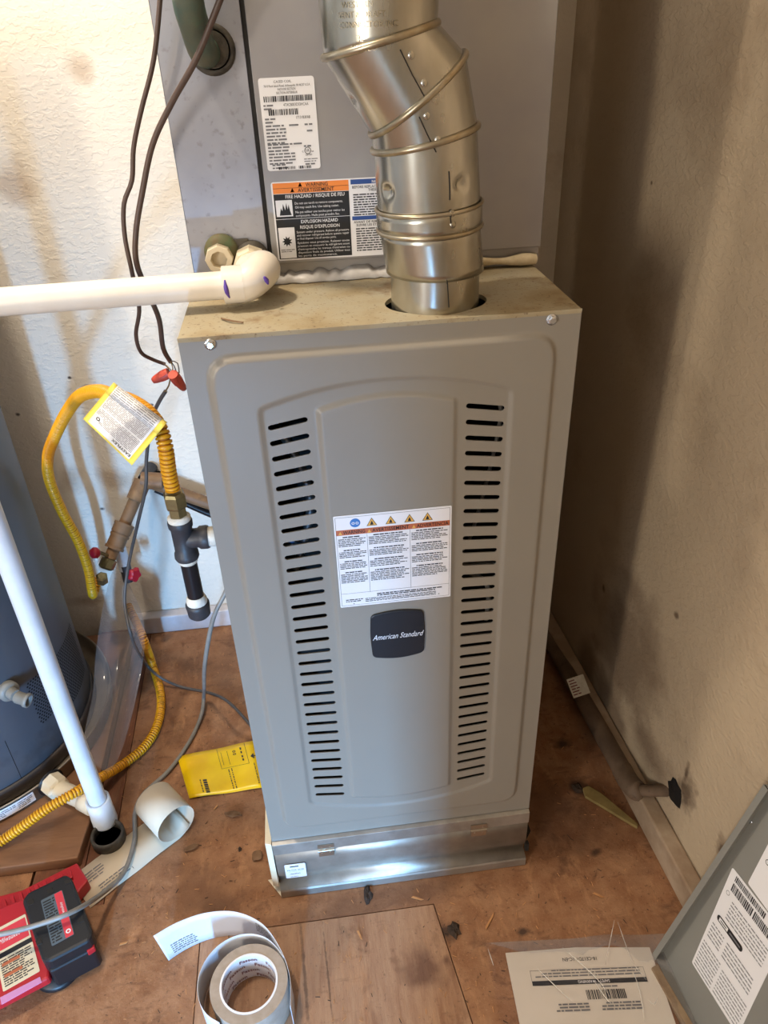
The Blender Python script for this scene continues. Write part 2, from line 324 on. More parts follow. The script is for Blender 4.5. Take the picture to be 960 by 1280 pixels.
# printing on stickers ------------------------------------------------
_tx = {}
def text_geo(s, size, shear=0.0, bold=False):
    key = (s, shear, bold)
    if key not in _tx:
        cu = bpy.data.curves.new('t', 'FONT'); cu.body = s; cu.size = 1; cu.shear = shear; cu.resolution_u = 2; cu.offset = 0.012 if bold else 0.0
        o = bpy.data.objects.new('t', cu); COL.objects.link(o)
        me = o.to_mesh(); V = [tuple(v.co) for v in me.vertices]; F = [tuple(p.vertices) for p in me.polygons]
        o.to_mesh_clear(); bpy.data.objects.remove(o); bpy.data.curves.remove(cu); _tx[key] = (V, F)
    V, F = _tx[key]
    return [(x*size, y*size) for x, y, z in V], F
class Sheet:
    """flat sticker in its own u,v plane (metres, origin at its lower-left corner)"""
    def __init__(s, O, U, V, map3=None):
        s.O = Vector(O); s.U = Vector(U).normalized(); V = Vector(V); s.V = (V-s.U*V.dot(s.U)).normalized(); s.N = s.U.cross(s.V)
        s.mb = MB(); s.mats = []; s.rnd = random.Random(5); s.map3 = map3
    def mi(s, m):
        if m not in s.mats: s.mats.append(m)
        return s.mats.index(m)
    def pt(s, u, v, w):
        if s.map3: return s.map3(u, v, w)
        return s.O+s.U*u+s.V*v+s.N*w
    def poly(s, pts, m, w=0.0004):
        s.mb.add([s.pt(u, v, w) for u, v in pts], [tuple(range(len(pts)))], s.mi(m)); return s
    def rect(s, u0, v0, u1, v1, m, w=0.0004): return s.poly([(u0, v0), (u1, v0), (u1, v1), (u0, v1)], m, w)
    def base(s, W, H, m, r=0.003, t=0.0003):
        pts = []
        for cx, cy, a0 in ((W-r, r, -90), (W-r, H-r, 0), (r, H-r, 90), (r, r, 180)):
            for k in range(4): a = math.radians(a0+k*30); pts.append((cx+r*math.cos(a), cy+r*math.sin(a)))
        n = len(pts); v = [s.pt(u, q, 0) for u, q in pts]+[s.pt(u, q, t) for u, q in pts]
        s.mb.add(v, [tuple(range(n))[::-1], tuple(range(n, 2*n))]+[(i, (i+1) % n, n+(i+1) % n, n+i) for i in range(n)], s.mi(m)); return s
    def text(s, t, u, v, size, m, shear=0, w=0.0006, bold=False, fit=None, center=False, rot=0.0):
        V, F = text_geo(t, size, shear, bold)
        if not V: return s
        x0 = min(p[0] for p in V); x1 = max(p[0] for p in V); k = (fit/(x1-x0)) if fit else 1.0
        off = -(x1-x0)*k/2 if center else 0
        c, sn = math.cos(rot), math.sin(rot)
        q = [((x-x0)*k+off, y) for x, y in V]
        s.mb.add([s.pt(u+x*c-y*sn, v+x*sn+y*c, w) for x, y in q], F, s.mi(m)); return s
    def lines(s, u0, u1, vtop, n, pitch, m, h=0.45, w=0.0006, ragged=0.3):
        for i in range(n):
            v = vtop-(i+1)*pitch; u = u0; end = u1-(s.rnd.random()*ragged*(u1-u0) if i == n-1 or s.rnd.random() < .3 else 0)
            while u < end-pitch*0.5:
                L = min(pitch*(0.6+s.rnd.random()*2.6), end-u)
                s.rect(u, v, u+L, v+pitch*h, m, w); u += L+pitch*0.35
        return s
    def bars(s, u0, u1, v0, v1, m, w=0.0006, unit=0.0006):
        u = u0
        while u < u1:
            L = unit*s.rnd.choice((1, 1, 2, 3)); s.rect(u, v0, min(u+L, u1), v1, m, w); u += L+unit*s.rnd.choice((1, 1, 2))
        return s
    def ring(s, u, v, r0, r1, m, w=0.0006, n=20):
        for k in range(n):
            a = 2*math.pi*k/n; b = 2*math.pi*(k+1)/n
            s.poly([(u+r0*math.cos(a), v+r0*math.sin(a)), (u+r1*math.cos(a), v+r1*math.sin(a)), (u+r1*math.cos(b), v+r1*math.sin(b)), (u+r0*math.cos(b), v+r0*math.sin(b))], m, w)
        return s
    def disc(s, u, v, r, m, w=0.0006, n=20): return s.poly([(u+r*math.cos(2*math.pi*k/n), v+r*math.sin(2*math.pi*k/n)) for k in range(n)], m, w)
    def build(s, name, parent, **k): return s.mb.build(name, s.mats, parent, fix=False, **k)

# ------------------------------------------------------------------ the setting
def slab(name, pts, thick_dir, m, kind='structure'):
    b = MB(); n = len(pts); v = [Vector(p) for p in pts]; v2 = [p+Vector(thick_dir) for p in v]
    b.add(v+v2, [tuple(range(n)), tuple(range(n, 2*n))[::-1]]+[(i, (i+1) % n, n+(i+1) % n, n+i) for i in range(n)])
    o = b.build(name, m); return tag(o, kind=kind)
YB = 0.775; XL = -2.75; YF = -2.75; ZC = 2.35
def xr(y): return 0.452+(YB-y)*0.050
subfloor = slab('floor', [(XL, YF, FLOORZ-.012), (xr(YF)+.1, YF, FLOORZ-.012), (xr(YF)+.1, YB+.1, FLOORZ-.012), (XL, YB+.1, FLOORZ-.012)], (0, 0, -.05), M['edge'])
WO['floor'] = WO[subfloor.name]
def back_wall():
    # the wall board has a hole where the gas pipe comes through
    return slab('wall_back', [(XL, YB, FLOORZ-.012), (.56, YB, FLOORZ-.012), (.56, YB, ZC), (XL, YB, ZC)], (0, .1, 0), M['wallb'])
wall_back = back_wall()
wall_right = slab('wall_right', [(xr(YB), YB, FLOORZ-.012), (xr(YF), YF, FLOORZ-.012), (xr(YF), YF, ZC), (xr(YB), YB, ZC)], (.1, 0, 0), M['wallr'])
slab('wall_left', [(XL, YF, FLOORZ-.012), (XL, YB, FLOORZ-.012), (XL, YB, ZC), (XL, YF, ZC)], (-.1, 0, 0), M['plain'])
slab('wall_front', [(XL, YF, FLOORZ-.012), (xr(YF), YF, FLOORZ-.012), (xr(YF), YF, ZC), (XL, YF, ZC)], (0, -.1, 0), M['plain'])
# added unseen partition: its stepped opening cuts the daylight on the furnace door
EX = -.268
slab('light_blocker', [(EX, -1.32, FLOORZ-.012), (xr(-1.32), -1.32, FLOORZ-.012), (xr(-1.32), -1.32, ZC), (-.70, -1.32, ZC), (-.70, -1.32, .40), (EX, -1.32, .40)], (0, -.06, 0), M['plain'])
slab('ceiling', [(XL, YF, ZC), (xr(YF)+.1, YF, ZC), (xr(YF)+.1, YB+.1, ZC), (XL, YB+.1, ZC)], (0, 0, .1), M['plain'])
# floor sheets, each with its own edges
def f2(px, py, z=FLOORZ): p = P(px, py, z=z); return (p.x, p.y)
c1a, c1b = Vector(f2(176, 866)), Vector(f2(150, 1014))
def along(a, b, y): t = (y-a.y)/(b.y-a.y); q = a+(b-a)*t; return (q.x, q.y)
c0a, c0b = Vector(f2(155, 860)), Vector(f2(131, 972))
sA, sB, sC = f2(345, 1160), f2(542, 1130), f2(591, 1280)
sheet_l = (-.36, sA[1]+.003)
g = .0007
def sheet(name, poly, m, dz=0.0, parent=subfloor):
    return MB().prism(poly, FLOORZ-.0118, FLOORZ+dz).build(name, m, parent, bevel=.0008)
yt = YB-.001
q0 = along(c0a, c0b, yt); q1 = along(c0a, c0b, .12); r0 = along(c1a, c1b, yt); r1 = along(c1a, c1b, .12)
r2 = along(c1a, c1b, .02)
sheet('floor_plank', [(q0[0]-.09, yt), (q1[0]-.09, .02), (q1[0]-g, .02), (q0[0]-g, yt)], M['plank'])
sheet('floor_plank', [(q0[0]+g, yt), (q1[0]+g, .02), (r2[0]-g, .02), (r0[0]-g, yt)], M['plank'], -.001)
ex = sC[0]+(sC[0]-sB[0])*3.2
sheet('plywood_panel', [(r0[0]+g, yt), (r2[0]+g, .02), (r2[0]-1.2, .018), (r2[0]-1.2, -.9), (sheet_l[0]-.0, -.9), (sheet_l[0]-g, sheet_l[1]+g), (sB[0]+g, sB[1]+g), (sC[0]+g, sC[1]), (ex+g, -.9), (xr(-.9)-.002, -.9), (xr(YB)-.002, yt)], M['osb'])
sheet('plywood_panel', [(sheet_l[0]+g, sheet_l[1]-g), (sheet_l[0]+g, -.9), (ex-g, -.9), (sC[0]-g, sC[1]), (sB[0]-g, sB[1]-g)], M['ply'], .0004)
sheet('plywood_panel', [(XL+.01, YB-.01), (XL+.01, YF), (r2[0]-1.21, YF), (r2[0]-1.21, YB-.01)], M['osb'], -.001)
sheet('plywood_panel', [(r2[0]-1.2, YB-.01), (r2[0]-1.2, .02), (q1[0]-.095, .02), (q0[0]-.095, YB-.01)], M['osb'], -.001)
sheet('plywood_panel', [(r2[0]-1.2, -.905), (r2[0]-1.2, YF), (xr(YF)-.01, YF), (xr(-.9)-.01, -.905)], M['osb'], -.001)
# stains and wear, with shade painted low on the right wall
FO = WO['floor']
def fp(px, py): return P(px, py, z=FLOORZ)
blot(M['ply'], FO, '4e2c20', [(fp(532, 1208), (.045, .035, .2), (0, 0, 0)), (fp(558, 1200), (.010, .012, .2), (0, 0, 0))], .7)
blot(M['ply'], FO, '3c2a20', [(fp(381, 1222), (.0035, .11, .2), (0, 0, .05)), (fp(410, 1220), (.002, .09, .2), (0, 0, .05))], .6, 120)
blot(M['osb'], FO, '2c1a11', [(fp(722, 985), (.02, .03, .2), (0, 0, .6)), (fp(705, 930), (.02, .015, .2), (0, 0, 0)), (fp(655, 1165), (.012, .008, .2), (0, 0, 0)), (fp(745, 1065), (.014, .008, .2), (0, 0, .5)), (fp(560, 1165), (.018, .02, .2), (0, 0, 0))], .85, 60)
blot(M['osb'], FO, '5c3e2b', [(fp(480, 1125), (.20, .03, .2), (0, 0, .1)), (fp(250, 1110), (.06, .10, .2), (0, 0, .4)), (fp(690, 1020), (.10, .12, .2), (0, 0, .4))], .55, 22)
WOr = WO['wall_back']
def wp(px, py): return P(px, py, y=YB)
blot(M['wallb'], WOr, '9a7a58', [(wp(102, 85), (.03, .2, .03), (0, 0, 0)), (wp(150, 600), (.05, .2, .03), (0, .5, 0)), (wp(90, 600), (.03, .2, .05), (0, 0, 0)), (wp(110, 750), (.05, .2, .02), (0, 0, 0)), (wp(20, 230), (.05, .2, .05), (0, 0, 0))], .5, 16)
blot(M['wallb'], WOr, '3a2e28', [(wp(87, 472), (.005, .2, .004), (0, 0, 0)), (wp(190, 506), (.005, .2, .004), (0, 0, 0)), (wp(22, 518), (.005, .2, .005), (0, 0, 0)), (wp(128, 636), (.006, .2, .005), (0, 0, 0))], .9, 90)
WOr = WO['wall_right']
def rp(px, py): return P(px, py, x=.475)
blot(M['wallr'], WOr, '4a3626', [(rp(846, 996), (.2, .03, .05), (0, 0, 0)), (rp(846, 970), (.2, .008, .03), (0, 0, 0)), (rp(756, 735), (.2, .008, .01), (0, 0, 0)), (rp(838, 770), (.2, .008, .008), (0, 0, 0)), (rp(818, 228), (.2, .004, .004), (0, 0, 0)), (rp(886, 1065), (.2, .02, .03), (0, 0, 0))], .8, 45)
blot(M['wallr'], WOr, '75604c', [(rp(735, 830), (.2, .05, .10), (0, 0, 0)), (rp(760, 880), (.2, .10, .08), (0, 0, 0)), (rp(800, 930), (.2, .10, .06), (0, 0, 0)), (rp(780, 800), (.2, .16, .16), (0, 0, 0))], .75, 14)  # grime, deepened to put the lower wall's shade into the colour
# baseboards
bb = MB().box(-.585, -.10, YB-.030, YB-.001, FLOORZ+.0005, FLOORZ+.052); tag(bb.build('baseboard_back', M['baseb'], bevel=.003), kind='structure')
b = MB(); t = .032; h = .058
b.prism([(xr(.70)-t, .70), (xr(-1.2)-t, -1.2), (xr(-1.2)-.001, -1.2), (xr(.70)-.001, .70)], FLOORZ+.0005, FLOORZ+h)
tag(b.build('baseboard_right', M['baser'], bevel=.004), kind='structure')

# ------------------------------------------------------------------ furnace
H = 0.878; HW = 0.2225
furn = thing('furnace', (0, .35, 0), 'tall grey-beige gas furnace with two columns of vent slots in its door', 'furnace')
def round_poly(pts, r, seg=5):
    out = []; n = len(pts)
    for i in range(n):
        p = Vector(pts[i]); a = (Vector(pts[i-1])-p); c = (Vector(pts[(i+1) % n])-p)
        rr = min(r, a.length*.45, c.length*.45); A = p+a.normalized()*rr; C = p+c.normalized()*rr
        for k in range(seg+1):
            t = k/seg; out.append(A*(1-t)**2+p*2*t*(1-t)+C*t*t)
    return out
def sdf(X, Z, poly):
    pts = np.array([(p[0], p[1]) for p in poly]); n = len(pts); d = np.full(X.shape, 1e9); ins = np.zeros(X.shape, bool)
    for i in range(n):
        ax, az = pts[i-1]; bx, bz = pts[i]; ex, ez = bx-ax, bz-az; L = ex*ex+ez*ez
        if L < 1e-14: continue
        t = np.clip(((X-ax)*ex+(Z-az)*ez)/L, 0, 1); dd = np.hypot(X-ax-t*ex, Z-az-t*ez); d = np.minimum(d, dd)
        c = ((az > Z) != (bz > Z)) & (X < (bx-ax)*(Z-az)/((bz-az) if abs(bz-az) > 1e-12 else 1e-12)+ax); ins ^= c
    return np.where(ins, -d, d)
xs = [(-1+2*i/16) for i in range(17)]
P_out = round_poly([(-.199, .028), (.199, .028), (.199, .858), (-.199, .858)], .035)
top_a = [(x*.148, .819-.025*x*x) for x in xs]; bot_a = [(x*.152, .062+.030*x*x) for x in xs]
P_arch = round_poly([bot_a[0]]+bot_a[1:-1]+[bot_a[-1], top_a[-1]]+top_a[1:-1][::-1]+[top_a[0]], .016)
P_in = round_poly([(x*.083, .082+.012*x*x) for x in xs]+[(x*.083, .801-.014*x*x) for x in xs][::-1], .018)
def ss(x, a, b): t = np.clip((x-a)/(b-a), 0, 1); return t*t*(3-2*t)
def emboss(X, Z):
    h = .0060*ss(-sdf(X, Z, P_out), 0, .0075) - .0028*ss(-sdf(X, Z, P_arch), 0, .0050) + .0036*ss(-sdf(X, Z, P_in), 0, .0060)
    return h
sp = .0023; gx = np.linspace(-HW, HW, int(2*HW/sp)+1); gz = np.linspace(0, H, int(H/sp)+1)
slots = []
for i in range(33):
    t = i/32.0
    zc = .771-(.771-.108)*(t*(1.0)+0.0)
    zc = .771 - .663*(0.5*t+0.5*t) 
    tilt = 9.5-17.5*t     # degrees, rising toward the middle at the top and falling at the bottom
    for sgn in (-1, 1): slots.append((sgn*.116, zc, -sgn*math.radians(tilt), .0235, .0033))
coords = []; edges = []; slotpolys = []
for cx, cz, a, hl, hr in slots:
    pts = []
    for k in range(7): q = -math.pi/2+math.pi*k/6; pts.append((hl-hr+hr*math.cos(q), hr*math.sin(q)))
    for k in range(7): q = math.pi/2+math.pi*k/6; pts.append((-hl+hr+hr*math.cos(q), hr*math.sin(q)))
    pts = [(cx+x*math.cos(a)-y*math.sin(a), cz+x*math.sin(a)+y*math.cos(a)) for x, y in pts]
    b0 = len(coords); coords += pts; edges += [(b0+i, b0+(i+1) % 14) for i in range(14)]; slotpolys.append(pts)
GX, GZ = np.meshgrid(gx, gz); keep = np.ones(GX.shape, bool)
for cx, cz, a, hl, hr in slots:
    dx = GX-cx; dz = GZ-cz; u = dx*math.cos(a)+dz*math.sin(a); v = -dx*math.sin(a)+dz*math.cos(a)
    keep &= ~((np.abs(u) < hl+.0014) & (np.abs(v) < hr+.0014))
pts2 = [Vector(p) for p in coords]+[Vector((x, z)) for x, z in zip(GX[keep], GZ[keep])]
vo, eo, fo, _, _, _ = geometry.delaunay_2d_cdt(pts2, edges, [], 0, 1e-7)
VX = np.array([p.x for p in vo]); VZ = np.array([p.y for p in vo]); FH = emboss(VX, VZ)
F = np.array([f for f in fo]); cxs = VX[F].mean(1); czs = VZ[F].mean(1); ok = np.ones(len(F), bool)
for cx, cz, a, hl, hr in slots:
    dx = cxs-cx; dz = czs-cz; u = dx*math.cos(a)+dz*math.sin(a); v = -dx*math.sin(a)+dz*math.cos(a)
    ok &= ~((np.maximum(np.abs(u)-(hl-hr), 0)**2+v**2) < hr*hr*.93)
b = MB(); b.add([(x, -y, z) for x, y, z in zip(VX, FH, VZ)], [tuple(map(int, f)) for f in F[ok]], 0, True)
# folded rim of the door
for (x0, z0, x1, z1) in ((-HW, 0, HW, 0), (HW, 0, HW, H), (HW, H, -HW, H), (-HW, H, -HW, 0)):
    b.add([(x0, 0, z0), (x1, 0, z1), (x1, .018, z1), (x0, .018, z0)], [(0, 1, 2, 3)])
# slot walls
for pl in slotpolys:
    hh = float(emboss(np.array([pl[0][0]]), np.array([pl[0][1]]))[0])
    n = len(pl); b.add([(x, -hh+.00005, z) for x, z in pl]+[(x, -hh+.0016, z) for x, z in pl], [(i, (i+1) % n, n+(i+1) % n, n+i) for i in range(n)])
door = b.build('door', M['paint'], furn, fix=False)
me = door.data; bm = bmesh.new(); bm.from_mesh(me); bmesh.ops.recalc_face_normals(bm, faces=bm.faces)
nrm = sum((f.normal.y for f in bm.faces if len(f.verts) == 3), 0)
if nrm > 0: bmesh.ops.reverse_faces(bm, faces=bm.faces)
bm.to_mesh(me); bm.free()
# cabinet
DEP = .70
b = MB()
b.box(-HW, -HW+.0015, .018, DEP, 0, H-.001); b.box(HW-.0015, HW, .018, DEP, 0, H-.001); b.box(-HW, HW, DEP-.002, DEP, 0, H-.001)
b.box(-HW, HW, .018, DEP, 0, .002)
b.build('cabinet', M['paint'], furn)
FX, FY = .069, .066; hole = [(FX+.060*math.cos(2*math.pi*k/40), FY+.046*math.sin(2*math.pi*k/40)) for k in range(40)]
oc = [(-HW, .0005), (HW, .0005), (HW, DEP), (-HW, DEP)]
cv, ce, cf, _, _, _ = geometry.delaunay_2d_cdt([Vector(p) for p in oc+hole], [(0, 1), (1, 2), (2, 3), (3, 0)]+[(4+i, 4+(i+1) % 40) for i in range(40)], [], 1, 1e-7)
cf = [f for f in cf if not (((sum(cv[i].x for i in f)/3-FX)/.060)**2+((sum(cv[i].y for i in f)/3-FY)/.046)**2 < .99)]
b = MB(); b.add([(p.x, p.y, H+.0012) for p in cv], cf)
b.add([(x, y, H+.0012) for x, y in hole]+[(x, y, H-.004) for x, y in hole], [(i, (i+1) % 40, 40+(i+1) % 40, 40+i) for i in range(40)])
b.add([(-HW, -.0004, H+.0012), (HW, -.0004, H+.0012), (HW, -.0004, H-.003), (-HW, -.0004, H-.003)], [(0, 1, 2, 3)])
b.box(-HW, HW, -.0012, .001, H-.0004, H+.0022)
b.build('top_plate', M['dusty'], furn)
b = MB(); b.box(-HW+.002, HW-.002, .13, .132, .01, H-.06); b.box(-HW+.002, HW-.002, .02, .13, .395, .40); b.box(-HW+.002, HW-.002, .02, .13, H-.06, H-.058)
b.build('inner_baffle', M['dark'], furn)
b = MB(); b.tube([(-.15, .09, .74), (-.12, .05, .72), (-.10, .05, .63), (-.13, .06, .52)], .006, 8); b.tube([(-.11, .05, .585), (-.13, .04, .575), (-.15, .05, .572)], .004, 8)
b.build('inner_tube', M['galv'], furn)
b = MB(); b.tube([(-.16, .05, .60), (-.13, .03, .585), (-.11, .035, .575), (-.08, .06, .56)], .003, 6); b.build('blue_wire', M['bluedot'], furn)
b = MB(); b.tube([(.08, .05, .77), (.11, .04, .76), (.15, .05, .74), (.12, .06, .55), (.09, .04, .52), (.15, .05, .50)], .003, 6); b.tube([(.09, .05, .50), (.14, .04, .47), (.14, .05, .36)], .004, 6); b.build('grey_wire', M['cable_grey'], furn)
def screw(p, n, parent, r=.0048, m=None):
    b = MB(); b.lathe([(r*1.25, 0), (r*1.25, .0008), (r, .0012), (r, .004), (r*.7, .005)], p, n, 6, smooth=False)
    b.lathe([(r*1.35, -.0002), (r*1.35, .0009), (.001, .001)], p, n, 16)
    return b.build('screw', m or M['screw'], parent)
screw((-.189, -.0003, .871), (0, -1, 0), furn); screw((.1885, -.0003, .870), (0, -1, 0), furn)
# door warning sticker
yl = -float(emboss(np.array([0.0]), np.array([.55]))[0])-.0006
Wd, Hd = .150, .146
s = Sheet((-.0735, yl, .4955), (1, 0, 0), (0, 0, 1)); s.base(Wd, Hd, M['white'], .0015)
for (a0, b0, a1, b1) in ((.002, .0025, .148, .0029), (.002, .143, .148, .1434), (.002, .0025, .0024, .1434), (.1476, .0025, .148, .1434), (.041, .022, .0414, .116), (.096, .022, .0964, .116), (.002, .0225, .148, .0229)): s.rect(a0, b0, a1, b1, M['ink'])
s.rect(.002, .1165, .148, .1245, M['brick'])
for u, tx, wd in ((.011, 'WARNING', .028), (.048, 'AVERTISSEMENT', .047), (.105, 'ADVERTENCIA', .041)):
    s.poly([(u-.0062, .1175), (u-.0012, .1175), (u-.0037, .1225)], M['amber'], .0005); s.text(tx, u, .118, .0075, M['inkblack'], bold=True, fit=wd)
s.disc(.027, .134, .0066, M['bluedot']); s.ring(.0245, .1335, .0012, .0020, M['white'], .0007, 10); s.ring(.0295, .1335, .0012, .0020, M['white'], .0007, 10)
for u in (.048, .072, .096, .119):
    s.poly([(u-.0068, .1275), (u+.0068, .1275), (u, .1395)], M['inkblack'], .0005); s.poly([(u-.0057, .1282), (u+.0057, .1282), (u, .1383)], M['amber'], .0006)
    s.poly([(u-.0022, .1290), (u+.0020, .1290), (u+.0012, .1325), (u, .1350), (u-.0014, .132)], M['inkblack'], .0007)
for u0, u1 in ((.004, .039), (.043, .094), (.098, .145)):
    v = .115
    for nl in (5, 4, 4, 6): s.lines(u0+.006, u1-.006, v, 1, .0024, M['ink'], .7, ragged=0); s.lines(u0, u1, v-.0028, nl, .0026, M['ink'], .45); v -= .0028+nl*.0026+.0045
s.lines(.008, .032, .014, 2, .0028, M['ink'], .5); s.lines(.050, .138, .020, 2, .0028, M['ink'], .6, ragged=.1); s.lines(.034, .130, .0135, 3, .0024, M['ink'], .45)
s.poly([(.0175, .004), (.0195, .004), (.0185, .006)], M['inkblack']); s.poly([(.133, .006), (.135, .006), (.134, .008)], M['inkblack'])
s.build('warning_label', furn)['label'] = 'white warning sticker with orange band and hazard triangles'
# badge
s = Sheet((-.036, yl-.0003, .394), (1, 0, 0), (0, 0, 1))
bp_ = round_poly([(.002, .007)]+[(.002+.073*t, .007-.006*math.sin(math.pi*t)) for t in (.2, .4, .6, .8)]+[(.075, .007), (.077, .045), (.075, .083)]+[(.075-.073*t, .083+.005*math.sin(math.pi*t)) for t in (.2, .4, .6, .8)]+[(.002, .083), (0, .045)], .010)
n = len(bp_); s.mb.add([s.pt(p[0], p[1], 0) for p in bp_]+[s.pt(p[0], p[1], .0018) for p in bp_]+[s.pt(.0385+(p[0]-.0385)*.97, .045+(p[1]-.045)*.97, .0026) for p in bp_], [tuple(range(2*n, 3*n))]+[(i, (i+1) % n, n+(i+1) % n, n+i) for i in range(n)]+[(n+i, n+(i+1) % n, 2*n+(i+1) % n, 2*n+i) for i in range(n)], s.mi(M['black']))
s.text('American Standard', .003, .0395, .0135, M['white'], shear=.45, w=.0029, fit=.072)
s.build('badge', furn)['label'] = 'black badge with white script lettering'

# ------------------------------------------------------------------ filter rack under the furnace
rack = thing('filter_rack', (0, .3, FLOORZ), 'shiny sheet-metal filter rack with hinged flap beneath the furnace', 'filter rack')
b = MB(); b.box(-HW, -HW+.0015, .012, DEP, FLOORZ+.001, -.001); b.box(HW-.0015, HW, .012, DEP, FLOORZ+.001, -.001); b.box(-HW, HW, DEP-.002, DEP, FLOORZ+.001, -.001); b.box(-HW, HW, .012, DEP, FLOORZ+.001, FLOORZ+.003); b.box(-HW, HW, .03, .032, FLOORZ+.003, -.001)
b.build('case', M['rackmetal'], rack)
b = MB(); b.add([(-HW, .001, -.002), (HW, .001, -.002), (HW, -.006, -.0045), (-HW, -.006, -.0045), (-HW, -.006, -.030), (HW, -.006, -.030), (HW, .010, -.030), (-HW, .010, -.030)], [(0, 1, 2, 3), (3, 2, 5, 4), (4, 5, 6, 7)])
b.build('top_lip', M['rackmetal'], rack, solid=.0012, bevel=.0005)
prof = [(-.004, -.0325), (-.0045, -.055), (-.004, -.080), (.000, -.098), (.007, -.112), (.006, -.120), (-.012, -.1245), (-.0135, -.128), (-.0135, -.1435), (.008, -.1435)]
b = MB(); n = len(prof); v = []
for k in range(n): v += [(-HW+.001, prof[k][0], prof[k][1]), (HW-.001, prof[k][0], prof[k][1])]
b.add(v, [(2*k, 2*k+1, 2*k+3, 2*k+2) for k in range(6)], 0, True); b.add(v, [(2*k, 2*k+1, 2*k+3, 2*k+2) for k in range(6, n-1)], 0)
flap = b.build('flap', M['rackmetal'], rack, solid=.0012)
for px, py in ((407, 1057), (599, 1028)):
    p = P(px, py, y=-.008); hx = p.x
    b = MB(); b.lathe([(.0028, -.014), (.0028, .014)], (hx, -.0085, -.031), (1, 0, 0), 10)
    b.box(hx-.014, hx+.014, -.0085, -.0072, -.0295, -.017); b.box(hx-.013, hx+.013, -.0085, -.0060, -.047, -.0335)
    for dx in (-.007, .007):
        for z in (-.0245, -.0385): b.lathe([(.002, 0), (.0012, .001)], (hx+dx, -.0082, z), (0, -1, 0), 8)
    b.build('hinge', M['hinge'], rack)
s = Sheet(P(358, 1098, y=-.0066), (1, 0, -.01), (0, -.02, 1)); s.base(.036, .040, M['white'], .002)
s.rect(.009, .0315, .024, .0345, M['inkblack']); s.text('FILTER SIZE', .0035, .0215, .0050, M['ink'], fit=.029, w=.0007); s.text('16x25x1', .008, .0105, .0055, M['ink'], w=.0007); s.rect(.005, .0180, .031, .0184, M['ink']); s.lines(.008, .024, .005, 1, .002, M['ink'])
s.build('size_label', rack)['label'] = 'small white filter size sticker'
b = MB(); b.prism([(-HW-.012, .0), (-HW-.001, -.004), (-HW-.001, .16), (-HW-.012, .16)], FLOORZ+.018, -.004); b.build('side_strip', M['cream'], rack, bevel=.001)
b = MB(); b.prism([(HW+.001, .0), (HW+.014, .016), (HW+.012, .05), (HW+.001, .05)], -.092, -.089); b.box(HW, HW+.006, -.004, .004, -.118, -.098); b.build('latch', M['edge'], rack)
b = MB(); b.add([P(335, 1100, z=FLOORZ+.002), P(352, 1121, z=FLOORZ+.002), P(358, 1112, z=FLOORZ+.006), P(345, 1098, z=FLOORZ+.010)], [(0, 1, 2, 3)]); b.build('bent_corner', M['cream'], rack, solid=.001)

# ------------------------------------------------------------------ evaporator coil cabinet
YC = .198
coil = thing('coil_cabinet', (0, .45, H), 'grey metal evaporator coil cabinet with data stickers standing on the furnace', 'coil cabinet')
ZT = 1.75
b = MB(); b.box(-.2195, -.1235, YC, YC+.0015, H+.004, ZT); 
b.box(-.2195, -.218, YC, .70, H+.004, ZT); b.box(.2275, .2290, YC+.006, .70, H+.004, ZT); b.box(-.2195, .229, .70, .7015, H+.004, ZT); b.box(-.2195, .229, YC+.006, .70, H+.003, H+.005); b.box(-.2195, .229, YC, .7015, ZT, ZT+.0015)
b.build('case', M['coil_side'], coil, bevel=.0006)
b = MB(); b.box(-.118, .2295, YC-.012, YC-.0105, .904, ZT); b.box(-.118, -.1165, YC-.012, YC+.004, .904, ZT); b.box(.228, .2295, YC-.012, YC+.006, .904, ZT); b.box(-.118, .2295, YC-.012, YC+.004, .904, .9055)
b.build('front_panel', M['coil'], coil, bevel=.0015)
b = MB(); b.box(-.1235, -.118, YC+.001, YC+.006, H+.004, ZT); b.build('panel_gap', M['edge'], coil)
b = MB(); b.box(-.1235, .2290, YC-.004, YC+.006, H+.002, .9045); b.build('bottom_rail', M['coil'], coil)
for px, py in ((360, 353), (652, 340)):
    p = P(px, py, y=YC-.005); screw(p, (0, -1, 0), coil, .004)
# sealant bead along the base
def ribbon(pts_low, pts_high, m, name, parent, t=.002):
    b = MB(); n = len(pts_low); b.add(pts_low+pts_high, [(i, i+1, n+i+1, n+i) for i in range(n-1)], 0, True); return b.build(name, m, parent, solid=t)
rr = random.Random(3); lo = []; hi = []
for i in range(30):
    x = -.12+.21*i/29; lo.append(Vector((x, YC-.016-rr.random()*.006, H+.0025))); hi.append(Vector((x, YC-.005, H+.010+rr.random()*.007)))
ribbon(lo, hi, M['mastic'], 'sealant', coil)
b = MB(); b.tube([(.118, YC-.010, H+.010), (.15, YC-.010, H+.011), (.19, YC-.011, H+.010), (.205, YC-.012, H+.011), (.224, YC-.010, H+.010)], lambda a, t: .006+.002*math.sin(t*9), 10); b.build('sealant', M['mastic_y'], coil)
ribbon([Vector((-.218+.012*i, YC-.010-rr.random()*.01, H+.0022)) for i in range(9)], [Vector((-.218+.012*i, YC-.001, H+.008+rr.random()*.006)) for i in range(9)], M['mastic'], 'sealant', coil)
